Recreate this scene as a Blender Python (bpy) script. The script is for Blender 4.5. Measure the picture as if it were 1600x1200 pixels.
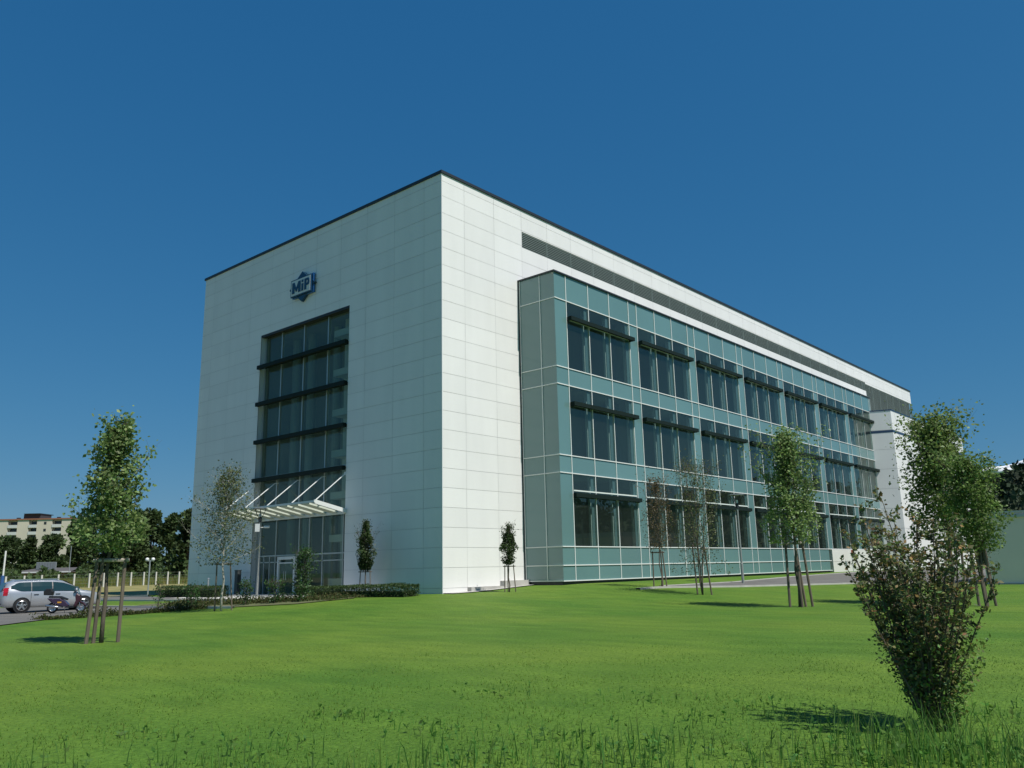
import bpy, math, random
from mathutils import Vector, Matrix
R=math.radians
for o in list(bpy.data.objects): bpy.data.objects.remove(o)
S=bpy.context.scene; COL=S.collection
# ---------------- camera, sky, sun, exposure
CAM=Vector((-28.968,-29.785,1.105)); YAW=.7134; PIT=.2186; ROL=-.0214; F_PX=1300.9
cd=bpy.data.cameras.new('camera'); cam=bpy.data.objects.new('camera',cd); COL.objects.link(cam); S.camera=cam
Fv=Vector((math.cos(YAW)*math.cos(PIT),math.sin(YAW)*math.cos(PIT),math.sin(PIT)))
R0=Vector((math.sin(YAW),-math.cos(YAW),0)); U0=R0.cross(Fv)
Rv=math.cos(ROL)*R0+math.sin(ROL)*U0; Uv=-math.sin(ROL)*R0+math.cos(ROL)*U0
cam.matrix_world=Matrix(((Rv.x,Uv.x,-Fv.x,CAM.x),(Rv.y,Uv.y,-Fv.y,CAM.y),(Rv.z,Uv.z,-Fv.z,CAM.z),(0,0,0,1)))
cd.sensor_width=36; cd.lens=36*F_PX/1600; cd.clip_end=6000; cd.clip_start=.1
SUN_EL=57; SD=Vector((.035*math.cos(R(SUN_EL)),-.9994*math.cos(R(SUN_EL)),math.sin(R(SUN_EL))))
w=bpy.data.worlds.new('World'); S.world=w; w.use_nodes=True
nt=w.node_tree; bg=nt.nodes['Background']; sk=nt.nodes.new('ShaderNodeTexSky'); sk.sky_type='NISHITA'
sk.sun_disc=False; sk.sun_elevation=R(SUN_EL); sk.sun_rotation=math.pi-.035; sk.altitude=300; sk.air_density=1.0; sk.dust_density=.4; sk.ozone_density=3.0
sep=nt.nodes.new('ShaderNodeSeparateColor'); cmb=nt.nodes.new('ShaderNodeCombineColor'); nt.links.new(sk.outputs[0],sep.inputs[0])
for i,(e_,k_) in enumerate(((1.12,.284),(.61,1.17),(.432,2.36))):     # grade of the sky: deeper, cleaner blue
    a_=nt.nodes.new('ShaderNodeMath'); a_.operation='POWER'; a_.inputs[1].default_value=e_; b_=nt.nodes.new('ShaderNodeMath'); b_.operation='MULTIPLY'; b_.inputs[1].default_value=k_
    nt.links.new(sep.outputs[i],a_.inputs[0]); nt.links.new(a_.outputs[0],b_.inputs[0]); nt.links.new(b_.outputs[0],cmb.inputs[i])
nt.links.new(cmb.outputs[0],bg.inputs['Color']); bg.inputs['Strength'].default_value=.08
sl=bpy.data.lights.new('sun','SUN'); sun=bpy.data.objects.new('sun',sl); COL.objects.link(sun)
sl.energy=5.0; sl.angle=R(.5); sl.color=(1,.96,.9); sun.rotation_euler=SD.to_track_quat('Z','Y').to_euler(); sun.location=(0,-60,60)
S.view_settings.view_transform='Standard'; S.view_settings.look='None'; S.view_settings.exposure=0; S.view_settings.gamma=1
S.render.engine='CYCLES'
rnd=random.Random(7); U=rnd.uniform
# ---------------- helpers
def ss(t):
    t=max(0,min(1,t)); return t*t*(3-2*t)
def gh(x,y):
    dx=max(0,-x,x-86); dy=max(0,-y,y-24.5); d1=math.hypot(dx,dy)
    dx=max(0,6.15-x,x-58.2); dy=max(0,-2.64-y,y); d2=math.hypot(dx,dy)
    d=min(d1,d2); hb=-0.12*ss(y/9)+0.27*ss(x/8)
    return -.5+(hb+.5)*(1-ss(d/15))+.8*ss((y-27)/22)
def NT(name):
    m=bpy.data.materials.new(name); m.use_nodes=True; return m,m.node_tree,m.node_tree.nodes['Principled BSDF']
def mat(name,col,rough=.6,metal=0,var=0,scale=3,bump=0,bscale=40,spec=.5,coat=0,col2=None,stretch=None,attr=False):
    m,t,p=NT(name); N=t.nodes.new; L=t.links.new
    p.inputs['Base Color'].default_value=(*col,1); p.inputs['Roughness'].default_value=rough; p.inputs['Metallic'].default_value=metal
    p.inputs['Specular IOR Level'].default_value=spec; p.inputs['Coat Weight'].default_value=coat
    tc=N('ShaderNodeTexCoord'); src=tc.outputs['Object']
    if stretch:
        mp=N('ShaderNodeMapping'); mp.inputs['Scale'].default_value=stretch; L(src,mp.inputs['Vector']); src=mp.outputs[0]
    if var or col2:
        n=N('ShaderNodeTexNoise'); n.inputs['Scale'].default_value=scale; n.inputs['Detail'].default_value=6; L(src,n.inputs['Vector'])
        r=N('ShaderNodeValToRGB'); r.color_ramp.elements[0].position=.3; r.color_ramp.elements[1].position=.7
        c2=col2 or tuple(c*(1+var) for c in col); c1=col if col2 else tuple(c*(1-var) for c in col)
        r.color_ramp.elements[0].color=(*c1,1); r.color_ramp.elements[1].color=(*c2,1)
        L(n.outputs['Fac'],r.inputs['Fac']); out=r.outputs[0]
        if attr:
            a=N('ShaderNodeVertexColor'); a.layer_name='tint'; mx=N('ShaderNodeMix'); mx.data_type='RGBA'; mx.blend_type='MULTIPLY'; mx.inputs[0].default_value=1
            L(out,mx.inputs[6]); L(a.outputs[0],mx.inputs[7]); out=mx.outputs[2]
        L(out,p.inputs['Base Color'])
    if bump:
        n=N('ShaderNodeTexNoise'); n.inputs['Scale'].default_value=bscale; n.inputs['Detail'].default_value=4; L(src,n.inputs['Vector'])
        b=N('ShaderNodeBump'); b.inputs['Strength'].default_value=bump; b.inputs['Distance'].default_value=.02; L(n.outputs['Fac'],b.inputs['Height']); L(b.outputs[0],p.inputs['Normal'])
    return m
def leafmat(name,c,trans=.35,rough=.5):
    m,t,p=NT(name); N=t.nodes.new; L=t.links.new
    a=N('ShaderNodeVertexColor'); a.layer_name='tint'
    mx=N('ShaderNodeMix'); mx.data_type='RGBA'; mx.blend_type='MULTIPLY'; mx.inputs[0].default_value=1; mx.inputs[6].default_value=(*c,1)
    L(a.outputs[0],mx.inputs[7]); L(mx.outputs[2],p.inputs['Base Color']); p.inputs['Roughness'].default_value=rough; p.inputs['Specular IOR Level'].default_value=.35
    tr=N('ShaderNodeBsdfTranslucent'); L(mx.outputs[2],tr.inputs['Color']); ms=N('ShaderNodeMixShader'); ms.inputs[0].default_value=trans
    L(p.outputs[0],ms.inputs[1]); L(tr.outputs[0],ms.inputs[2]); L(ms.outputs[0],t.nodes['Material Output'].inputs['Surface']); return m
def glassmat(name,tint,refl=(.85,.95,.95),rough=.01,f0=.08,wave=.0,film=0):
    m,t,p=NT(name); N=t.nodes.new; L=t.links.new; t.nodes.remove(p)
    tr=N('ShaderNodeBsdfTransparent'); tr.inputs[0].default_value=(*tint,1)
    gl=N('ShaderNodeBsdfGlossy'); gl.inputs['Color'].default_value=(*refl,1); gl.inputs['Roughness'].default_value=rough
    lw=N('ShaderNodeLayerWeight'); lw.inputs[0].default_value=.5     # Schlick's approximation, the same from both sides of the pane
    pw=N('ShaderNodeMath'); pw.operation='POWER'; pw.inputs[1].default_value=5; L(lw.outputs['Facing'],pw.inputs[0])
    mt=N('ShaderNodeMath'); mt.operation='MULTIPLY_ADD'; mt.inputs[1].default_value=.94-f0; mt.inputs[2].default_value=f0+.05; mt.use_clamp=True; L(pw.outputs[0],mt.inputs[0])
    ms=N('ShaderNodeMixShader'); L(mt.outputs[0],ms.inputs[0]); L(tr.outputs[0],ms.inputs[1]); L(gl.outputs[0],ms.inputs[2]); 
    if film:
        df=N('ShaderNodeBsdfDiffuse'); df.inputs[0].default_value=(.68,.84,.70,1); m3=N('ShaderNodeMixShader'); m3.inputs[0].default_value=film; L(ms.outputs[0],m3.inputs[1]); L(df.outputs[0],m3.inputs[2]); ms=m3
    L(ms.outputs[0],t.nodes['Material Output'].inputs['Surface'])
    if wave:
        tc=N('ShaderNodeTexCoord'); n=N('ShaderNodeTexNoise'); n.inputs['Scale'].default_value=.5; L(tc.outputs['Object'],n.inputs['Vector'])
        b=N('ShaderNodeBump'); b.inputs['Strength'].default_value=wave; b.inputs['Distance'].default_value=.05; L(n.outputs['Fac'],b.inputs['Height']); L(b.outputs[0],gl.inputs['Normal'])
    return m
def link(o,parent=None,**k):
    COL.objects.link(o)
    if parent: o.parent=parent
    for a,b in k.items(): o[a]=b
    return o
def empty(name,loc,label,cat,rz=0,group=None):
    o=bpy.data.objects.new(name,None); o.location=loc; o.rotation_euler=(0,0,rz); o.empty_display_size=.3
    link(o); o['label']=label; o['category']=cat
    if group: o['group']=group
    return o
class MB:
    def __init__(s): s.v=[]; s.f=[]; s.c=[]; s.mi=[]; s.m=0
    def face(s,pts,c=1.0):
        n=len(s.v); s.v+= [tuple(p) for p in pts]; s.f.append(tuple(range(n,n+len(pts)))); s.c.append(c); s.mi.append(s.m)
    def box(s,x0,y0,z0,x1,y1,z1,M=None):
        P=[Vector(p) for p in ((x0,y0,z0),(x1,y0,z0),(x1,y1,z0),(x0,y1,z0),(x0,y0,z1),(x1,y0,z1),(x1,y1,z1),(x0,y1,z1))]
        if M: P=[M@p for p in P]
        n=len(s.v); s.v+=[tuple(p) for p in P]
        for f in ((0,3,2,1),(4,5,6,7),(0,1,5,4),(1,2,6,5),(2,3,7,6),(3,0,4,7)): s.f.append(tuple(n+i for i in f)); s.c.append(1.0); s.mi.append(s.m)
    def tube(s,pts,rad,n=6,cap=True):
        pts=[Vector(p) for p in pts]
        if not hasattr(rad,'__len__'): rad=[rad]*len(pts)
        base=len(s.v); a=None
        for i,p in enumerate(pts):
            d=(pts[min(i+1,len(pts)-1)]-pts[max(i-1,0)]).normalized()
            if a is None: a=d.orthogonal().normalized()
            else: a=(a-d*a.dot(d)).normalized()
            b=d.cross(a)
            for k in range(n):
                t=2*math.pi*k/n; s.v.append(tuple(p+(a*math.cos(t)+b*math.sin(t))*rad[i]))
        for i in range(len(pts)-1):
            for k in range(n):
                k2=(k+1)%n; s.f.append((base+i*n+k,base+i*n+k2,base+(i+1)*n+k2,base+(i+1)*n+k)); s.c.append(1.0); s.mi.append(s.m)
        if cap:
            s.f.append(tuple(base+k for k in range(n))[::-1]); s.c.append(1.0); s.mi.append(s.m)
            s.f.append(tuple(base+(len(pts)-1)*n+k for k in range(n))); s.c.append(1.0); s.mi.append(s.m)
    def lathe(s,prof,c=(0,0,0),ax='z',n=20):
        base=len(s.v); cx,cy,cz=c
        for r,h in prof:
            for k in range(n):
                t=2*math.pi*k/n; a,b=r*math.cos(t),r*math.sin(t)
                s.v.append({'z':(cx+a,cy+b,cz+h),'y':(cx+a,cy+h,cz+b),'x':(cx+h,cy+a,cz+b)}[ax])
        for i in range(len(prof)-1):
            for k in range(n):
                k2=(k+1)%n; s.f.append((base+i*n+k,base+i*n+k2,base+(i+1)*n+k2,base+(i+1)*n+k)); s.c.append(1.0); s.mi.append(s.m)
    def leaf(s,p,d,sz,w=.6,c=1.0):
        d=d.normalized(); a=d.cross(Vector((U(-1,1),U(-1,1),U(-1,1))))
        if a.length<1e-3: a=d.orthogonal()
        a.normalize(); a*=sz*w*.5
        s.face((p,p+d*sz*.45+a,p+d*sz,p+d*sz*.45-a),c)
    def build(s,name,m,parent=None,smooth=False,**k):
        me=bpy.data.meshes.new(name); me.from_pydata(s.v,[],s.f)
        ms=m if isinstance(m,(list,tuple)) else [m]
        for q in ms: me.materials.append(q)
        if len(ms)>1: me.polygons.foreach_set('material_index',s.mi)
        if any(c!=1.0 for c in s.c):
            a=me.color_attributes.new('tint','FLOAT_COLOR','CORNER'); buf=[]
            for f,c in zip(s.f,s.c):
                q=(c,c,c,1) if not isinstance(c,tuple) else (*c,1)
                buf+=list(q)*len(f)
            a.data.foreach_set('color',buf)
        if smooth: me.polygons.foreach_set('use_smooth',[True]*len(s.f))
        me.update(); o=bpy.data.objects.new(name,me); return link(o,parent,**k)
def thing(o,label,cat,group=None):
    o['label']=label; o['category']=cat
    if group:o['group']=group
    return o
def copy_tree(o,parent=None):
    c=o.copy(); COL.objects.link(c); c.parent=parent
    for ch in list(o.children): copy_tree(ch,c)
    return c
# ---------------- materials
PANEL=mat('white_panel',(.81,.80,.78),.36,var=.03,scale=.9,stretch=(1,1,.22),attr=True,bump=.03,bscale=1.2)
JOINT=mat('joint',(.57,.58,.57),.8)
DARKCAP=mat('dark_cap',(.035,.042,.05),.45,metal=.3)
TEAL=mat('teal_glass_panel',(.125,.235,.235),.12,var=.04,scale=.3,spec=.9,attr=True)
WHITE=mat('white_frame',(.72,.74,.72),.4)
ALU=mat('aluminium',(.42,.45,.45),.35,metal=.4)
BAR=mat('dark_shade',(.010,.019,.016),.6,var=.1,spec=.15)
SLAT=mat('louvre_slat',(.24,.29,.27),.5,metal=.2,var=.06,scale=.4)
LBACK=mat('louvre_back',(.04,.055,.05),.8)
WGLASS=glassmat('window_glass',(.50,.60,.60),(.85,.9,.8),.008,.06,wave=.03,film=.012)
EGLASS=glassmat('entrance_glass',(.62,.70,.64),(.8,.86,.78),.01,.02,wave=.02,film=.05)
INT=mat('interior',(.30,.36,.34),.8,var=.1,scale=.2); INTD=mat('interior_dark',(.30,.34,.31),.8,var=.2,scale=.3); INTW=mat('interior_pale',(.6,.66,.62),.7)
CONC=mat('concrete',(.42,.41,.38),.85,var=.12,scale=1.5,bump=.2)
CREAM=mat('cream_render',(.62,.62,.57),.8,var=.03,scale=1)
WOOD=mat('weathered_post',(.13,.105,.08),.85,var=.35,scale=6,bump=.4,stretch=(1,1,.15))
WOODP=mat('pale_wood',(.36,.32,.27),.85,var=.2,scale=6)
BARK=mat('bark',(.11,.09,.07),.9,var=.3,scale=20,bump=.5,stretch=(1,1,.3))
BIRCH=mat('birch_bark',(.6,.57,.5),.8,col2=(.16,.14,.12),scale=9,stretch=(.4,.4,2.2))
RUBBER=mat('rubber',(.012,.012,.013),.75); CHROME=mat('bright_alloy',(.6,.6,.61),.25,metal=.9)
# ---------------- ground
def gmat():
    m,t,p=NT('lawn'); N=t.nodes.new; L=t.links.new; tc=N('ShaderNodeTexCoord')
    def noise(sc,det=6,st=None):
        n=N('ShaderNodeTexNoise'); n.inputs['Scale'].default_value=sc; n.inputs['Detail'].default_value=det
        if st:
            mp=N('ShaderNodeMapping'); mp.inputs['Scale'].default_value=st; mp.inputs['Rotation'].default_value=(0,0,R(-41)); L(tc.outputs['Object'],mp.inputs['Vector']); L(mp.outputs[0],n.inputs['Vector'])
        else: L(tc.outputs['Object'],n.inputs['Vector'])
        return n.outputs['Fac']
    def ramp(f,a,b,p0=.35,p1=.65):
        r=N('ShaderNodeValToRGB'); r.color_ramp.elements[0].position=p0; r.color_ramp.elements[1].position=p1; r.color_ramp.elements[0].color=(*a,1); r.color_ramp.elements[1].color=(*b,1); L(f,r.inputs['Fac']); return r.outputs[0]
    def mix(a,b,f,mode='MIX'):
        x=N('ShaderNodeMix'); x.data_type='RGBA'; x.blend_type=mode
        if isinstance(f,float): x.inputs[0].default_value=f
        else: L(f,x.inputs[0])
        L(a,x.inputs[6]); L(b,x.inputs[7]); return x.outputs[2]
    A=ramp(noise(.16,6),(.072,.165,.022),(.128,.208,.03),.32,.68); B=ramp(noise(1.6,8,(1,.35,1)),(.78,.82,.78),(1.12,1.08,1.05),.3,.7); C=ramp(noise(14,6),(.7,.75,.65),(1.25,1.2,1.1),.3,.7)
    c=mix(mix(A,B,1.0,'MULTIPLY'),C,1.0,'MULTIPLY'); L(c,p.inputs['Base Color']); p.inputs['Roughness'].default_value=.75; p.inputs['Specular IOR Level'].default_value=.15
    b=N('ShaderNodeBump'); b.inputs['Strength'].default_value=.8; b.inputs['Distance'].default_value=.05; L(noise(22,8),b.inputs['Height']); L(b.outputs[0],p.inputs['Normal'])
    return m
LAWN=gmat()
def axis(a,b,step):
    r=[]; x=a
    while x<=b: r.append(x); x+=step
    lo=[a-d for d in (4,10,20,40,80,160,320,640,1300,2600)][::-1]; hi=[b+d for d in (4,10,20,40,80,160,320,640,1300,2600)]
    return lo+r+hi
xs=axis(-40,92,1.0); ys=axis(-40,60,1.0); g=MB()
for x in xs:
    for y in ys: g.v.append((x,y,gh(x,y)))
ny=len(ys)
for i in range(len(xs)-1):
    for j in range(ny-1): g.f.append((i*ny+j,(i+1)*ny+j,(i+1)*ny+j+1,i*ny+j+1)); g.c.append(1.0); g.mi.append(0)
g.build('ground',LAWN,smooth=True,kind='structure')
def lerp(a,b,t): return tuple(p+(q-p)*t for p,q in zip(a,b))
def resample(pl,n):
    d=[0]
    for a,b in zip(pl,pl[1:]): d.append(d[-1]+math.dist(a,b))
    out=[]
    for i in range(n+1):
        s=d[-1]*i/n; k=0
        while k<len(pl)-2 and d[k+1]<s: k+=1
        out.append(lerp(pl[k],pl[k+1],(s-d[k])/(d[k+1]-d[k]) if d[k+1]>d[k] else 0))
    return out
def sheet(name,A,B,dz,m,n=60,k=12,kind='structure'):
    b=MB(); a=resample(A,n); c=resample(B,n)
    for i in range(n+1):
        for j in range(k+1):
            x,y=lerp(a[i],c[i],j/k); b.v.append((x,y,gh(x,y)+dz))
    for i in range(n):
        for j in range(k): b.f.append((i*(k+1)+j,(i+1)*(k+1)+j,(i+1)*(k+1)+j+1,i*(k+1)+j+1)); b.c.append(1.0); b.mi.append(0)
    return b.build(name,m,kind=kind)
def kerb(name,pl,wd,h,m,n=50):
    b=MB(); p=resample(pl,n)
    for i in range(n):
        a,c=Vector((*p[i],0)),Vector((*p[i+1],0)); d=(c-a).normalized(); q=Vector((-d.y,d.x,0))*wd/2
        za,zc=gh(a.x,a.y),gh(c.x,c.y)
        P=[a-q,a+q,c+q,c-q]; Z=[za,za,zc,zc]
        lo=[Vector((v.x,v.y,z-.15)) for v,z in zip(P,Z)]; hi=[Vector((v.x,v.y,z+h)) for v,z in zip(P,Z)]
        b.face(hi); b.face((lo[1],hi[1],hi[2],lo[2])); b.face((lo[0],lo[3],hi[3],hi[0]))
    return b.build(name,m,kind='structure')
ASPH=mat('asphalt',(.075,.073,.07),.9,var=.2,scale=1.2,bump=.3,bscale=60)
ASPH2=mat('worn_asphalt',(.13,.125,.115),.9,var=.15,scale=.8,bump=.3,bscale=60)
PAVE=mat('pale_paving',(.5,.49,.45),.85,var=.1,scale=1)
DRY=mat('dry_grass',(.17,.17,.05),.9,col2=(.28,.24,.09),scale=.8,bump=.5,bscale=10)
SOIL=mat('weedy_soil',(.13,.11,.065),.95,col2=(.085,.125,.03),scale=1.6,bump=.6,bscale=12)
near=[(5.6,-7.5),(7.0,-7.75),(12.2,-9.3),(23.5,-11.2),(29.4,-13.8),(32,-15.6),(60,-16.4),(120,-16)]
far=[(5.6,-7.4),(8.0,-7.3),(16.1,-7.3),(26.6,-6.1),(46,-4.6),(60,-6),(90,-6),(120,-6)]
sheet('service_road',near,far,.035,ASPH2,90,14)
kerb('road_kerb',near[:6],.28,.07,CONC,60); kerb('road_kerb',far[1:5],.2,.06,CONC,60)
sheet('parking_road',[(-60,-30),(-30,-6),(-17.7,4.4),(-14,8.3),(-11.4,8.6),(-9.2,7.6),(-8.7,6)],[(-60,45),(-30,45),(-18,30),(-10.2,22),(-9.6,15),(-9.1,9.3),(-8.6,6.2)],.035,ASPH2,80,24)
kerb('parking_kerb',[(-10.4,24),(-9.6,15),(-9.1,9.3),(-8.6,4.3)],.16,.1,PAVE,40)
sheet('access_road',[(-7.2,45),(-6.2,30),(-5.6,20),(-5.2,14)],[(-3.5,45),(-2.8,30),(-3.2,20),(-4.2,14)],.035,ASPH2,50,6)
kerb('access_kerb',[(-8.2,45),(-6.7,30),(-6.0,20),(-5.4,12),(-5,8)],.16,.1,PAVE,40)
kerb('access_kerb',[(-3.3,45),(-2.5,30),(-2.8,24)],.16,.1,CONC,30)
sheet('planting_bed',[(-8.4,14),(-8.3,9),(-8.2,5),(-6.6,2.4),(-3.6,2.2)],[(-5.6,14),(-5,9),(-4.4,7),(-3.5,4.6),(-2.6,3.4)],.03,SOIL,50,10)
sheet('entrance_paving',[(-4.3,4.5),(-4.3,18.5)],[(.3,4.5),(.3,18.5)],.05,PAVE,30,8)
sheet('dry_field',[(-60,36),(-20,33),(0,28),(20,27)],[(-60,120),(-20,120),(25,110),(60,100)],.04,DRY,60,40)
sheet('plinth_strip',[(-.0,-.75),(6.1,-.75)],[(-.0,.1),(6.1,.1)],.04,CONC,20,3)
# ---------------- laboratory building
B=empty('laboratory_building',(0,0,0),'long white panelled laboratory block with a teal glass bay and tall entrance window','building')
H=22.03; L=24.46
def sub(rects,h):
    out=[]
    for (a0,b0,a1,b1) in rects:
        c0,d0,c1,d1=h
        if c1<=a0 or c0>=a1 or d1<=b0 or d0>=b1: out.append((a0,b0,a1,b1)); continue
        if c0>a0: out.append((a0,b0,c0,b1))
        if c1<a1: out.append((c1,b0,a1,b1))
        m0,m1=max(a0,c0),min(a1,c1)
        if d0>b0: out.append((m0,b0,m1,d0))
        if d1<b1: out.append((m0,d1,m1,b1))
    return out
pr=random.Random(3)
def panels(mb,cols,rows,holes,f,gap=.006):
    for i in range(len(cols)-1):
        for j in range(len(rows)-1):
            rs=[(cols[i]+gap,rows[j]+gap*1.1,cols[i+1]-gap,rows[j+1]-gap*1.1)]
            for h in holes: rs=sub(rs,h)
            c=pr.uniform(.975,1.02); t1,t2=pr.uniform(-.002,.002),pr.uniform(-.002,.002)
            for (a0,b0,a1,b1) in rs:
                if a1-a0<.02 or b1-b0<.02: continue
                e=[f(a0,b0,t1),f(a1,b0,t2),f(a1,b1,t1+t2),f(a0,b1,-t1)]
                mb.face(e,c)
rows=[-.4,.26]+[round(.26+.975*i,3) for i in range(1,22)]+[21.6,H]
rows=sorted(set([r for r in rows if r<=H]))
LW=(7.65,-.5,16.84,16.33)
lc=[0]+[1.33+2.42*i for i in range(10)]; lc=[c for c in lc if c<L-.4]+[L]
rc=[0]+[1.7+2.425*i for i in range(34)]; rc=[c for c in rc if c<82.2]+[82.7]
wb=MB()
LH=(6.58,19.66,65.8,20.67); EH=(65.8,15.9,82.75,20.5); GB=(6.15,-.5,58.17,17.38)
panels(wb,lc,rows,[LW],lambda a,b,t:(-.03+t,a,b))
r2=MB(); panels(r2,rc,rows,[LH,EH,GB,(58.1,-.5,82.8,15.9),(58.1,15.9,65.8,17.0)],lambda a,b,t:(a,-.03+t,b))
wb.build('panel_cladding',PANEL,B); r2.build('panel_cladding',PANEL,B)
# structural wall behind the cladding (joint colour)
k=MB()
for (a0,b0,a1,b1) in sub([(.02,-.5,L,H)],LW): k.box(0,a0,b0,.3,a1,b1)
rs=[(.3,-.5,82.7,H)]
for h in (GB,(58.17,-.5,82.8,15.9),EH,LH): rs=sub(rs,h)
for (a0,b0,a1,b1) in rs: k.box(a0,0,b0,a1,.3,b1)
k.box(82.4,.3,10,82.7,L,H); k.box(.3,L-.3,-.5,82.4,L,H); k.box(.0,0,-.5,.3,.02,H)
k.build('wall',JOINT,B)
k=MB(); k.box(.3,.3,H-.5,82.4,L-.3,H-.2); k.build('roof',CONC,B)
k=MB(); k.box(-.10,-.10,H,82.8,.35,H+.16); k.box(-.10,.352,H,.35,L+.1,H+.16); k.box(82.3,.352,H,82.8,L+.1,H+.16); k.box(.352,L-.3,H,82.298,L+.1,H+.16); k.build('parapet_cap',DARKCAP,B)
# corner trim
k=MB(); k.box(-.045,-.045,-.35,-.0,-.0,H-.01); k.build('corner_trim',mat('corner_trim',(.7,.71,.71),.4),B)
# louvre band
def louvre(x0,x1,z0,z1,n):
    k=MB(); k.box(x0,.24,z0,x1,.30,z1); lb=k.build('louvre_back',LBACK,B)
    k=MB(); dz=(z1-z0)/n
    for i in range(n):
        z=z0+dz*(i+.35); k.face(((x0,-.0,z),(x1,-.0,z),(x1,.14,z+dz*.62),(x0,.14,z+dz*.62))); k.box(x0,-.012,z-.02,x1,.0,z+.022)
    x=x0
    while x<x1-1: x+=2.425; k.box(x-.02,.0,z0,x+.02,.13,z1)
    k.build('louvre',SLAT,B)
louvre(6.58,65.8,19.66,20.67,9); louvre(65.8,82.68,15.9,20.5,36)
# ---- entrance window (faces -X)
dx=.34
ys_=[7.66,8.12,10.06,12.5,14.89,16.6,16.84]
k=MB(); k.box(.0,7.5,16.2,dx+.1,16.84,16.331); k.box(-.025,7.65,16.28,.0,16.84,16.345); k.build('window_head',DARKCAP,B)
REV=mat('reveal',(.55,.57,.55),.5)
k=MB(); k.box(.0,16.841,-.5,.6,16.9,16.3); k.build('window_reveal',REV,B)
k=MB(); k.box(.0,7.59,-.5,.6,7.649,16.3); k.build('window_reveal',REV,B)
EW=k=MB()
for y in (10.06,12.5,14.89): k.box(dx-.06,y-.045,4.6,dx+.1,y+.045,16.2)
k.box(dx-.05,16.7,-.4,dx+.1,16.84,16.2)
for z in (14.35,11.9,9.45,7.05,4.6): k.box(dx-.04,7.66,z-.03,dx+.1,16.7,z+.03)
for y in (8.2,10.07,11.35,12.35,14.72,16.39): k.box(dx-.06,y-.04,2.22,dx+.1,y+.04,4.57)
k.box(dx-.07,7.66,2.14,dx+.1,16.7,2.22)
for y in (8.2,10.07,11.35,12.0,14.75,15.34,15.96,16.39): k.box(dx-.05,y-.035,-.2,dx+.1,y+.035,2.14)
for z in (1.80,): k.box(dx-.05,14.2,z-.03,dx+.09,16.36,z+.03); k.box(dx-.05,7.7,z-.03,dx+.09,12.3,z+.03)
ew=k.build('entrance_window',ALU,B)
k=MB(); k.face(((dx,16.7,-.3),(dx,7.66,-.3),(dx,7.66,16.2),(dx,16.7,16.2))); k.build('glass',EGLASS,ew)
k=MB(); k.box(dx-.25,12.42,-.2,dx-.08,12.56,2.1); k.box(dx-.25,14.06,-.2,dx-.08,14.20,2.1); k.box(dx-.25,12.561,1.93,dx-.08,14.059,2.1); k.box(dx-.2,12.561,1.7,dx-.1,14.059,1.77); k.box(dx-.25,12.4,-.2,dx-.08,14.2,-.12)
dr=k.build('entrance_door',WHITE,B)
k=MB(); k.box(dx-.16,12.57,-.1,dx-.15,14.05,1.69); k.build('glass',EGLASS,dr)
k=MB()
for yy in (13.2,13.4): k.tube(((dx-.3,yy,.75),(dx-.3,yy,1.25)),.02)
k.build('handle',CHROME,dr)
for z in (14.16,11.72,9.27,6.85):
    k=MB(); k.box(-.24,7.75,z-.13,-.0,16.88,z+.11); k.box(-.0,7.75,z-.05,dx-.07,16.6,z+.05); k.build('sunshade',BAR,B)
# atrium interior
k=MB(); k.box(4.5,5,-.3,4.6,18,16.4); k.box(dx+.3,18,-.3,4.6,18.1,16.4); k.box(dx+.3,5,-.3,4.6,5.1,16.4); k.box(dx+.2,5.1,-.35,4.5,18,-.3); k.box(dx+.2,5.1,16.34,4.5,18,16.4); k.build('interior',INTD,B)
k=MB()
for y in (11.6,14.3,16.0): k.tube(((2.2,y,-.3),(2.2,y,16.3)),.28,12)
k.build('interior_column',INT,B)
for i in range(7): z=15.25-2.43*i; k=MB(); k.box(dx+.35,6.6,z-.28,1.49,10.0,z+.12); k.build('stair_landing',INTW,B)
k=MB(); k.box(1.5,6.2,-.3,1.56,10.0,16.3); k.build('interior_screen',INTW,B)
# canopy
k=MB(); x0,z0_,x1,z1_=-2.15,4.86,-.0,4.42
def cz(x): return z0_+(z1_-z0_)*(x-x0)/(x1-x0)
def sl_(mb,y0,y1,h0,h1,xa=x0,xb=-.03):
    mb.face(((xa,y0,cz(xa)+h1),(xb,y0,cz(xb)+h1),(xb,y1,cz(xb)+h1),(xa,y1,cz(xa)+h1))); mb.face(((xa,y0,cz(xa)+h0),(xa,y1,cz(xa)+h0),(xb,y1,cz(xb)+h0),(xb,y0,cz(xb)+h0)))
    mb.face(((xa,y0,cz(xa)+h0),(xb,y0,cz(xb)+h0),(xb,y0,cz(xb)+h1),(xa,y0,cz(xa)+h1))); mb.face(((xa,y1,cz(xa)+h0),(xa,y1,cz(xa)+h1),(xb,y1,cz(xb)+h1),(xb,y1,cz(xb)+h0))); mb.face(((xa,y0,cz(xa)+h0),(xa,y0,cz(xa)+h1),(xa,y1,cz(xa)+h1),(xa,y1,cz(xa)+h0)))
sl_(k,7.5,7.62,-.12,.1); sl_(k,16.95,17.07,-.12,.1); k.box(x0-.06,7.5,z0_-.06,x0-.001,17.07,z0_+.05); k.box(-.14,7.63,z1_-.16,-.035,16.94,z1_+.04)
cn=k.build('canopy',WHITE,B)
for i in range(9):
    y=8.15+i*1.02; k=MB(); sl_(k,y,y+.62,-.1,-.0,x0+.1,-.2); k.build('canopy_slat',mat('slat_cream',(.62,.66,.56),.5) if i==0 else bpy.data.materials['slat_cream'],cn)
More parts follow.
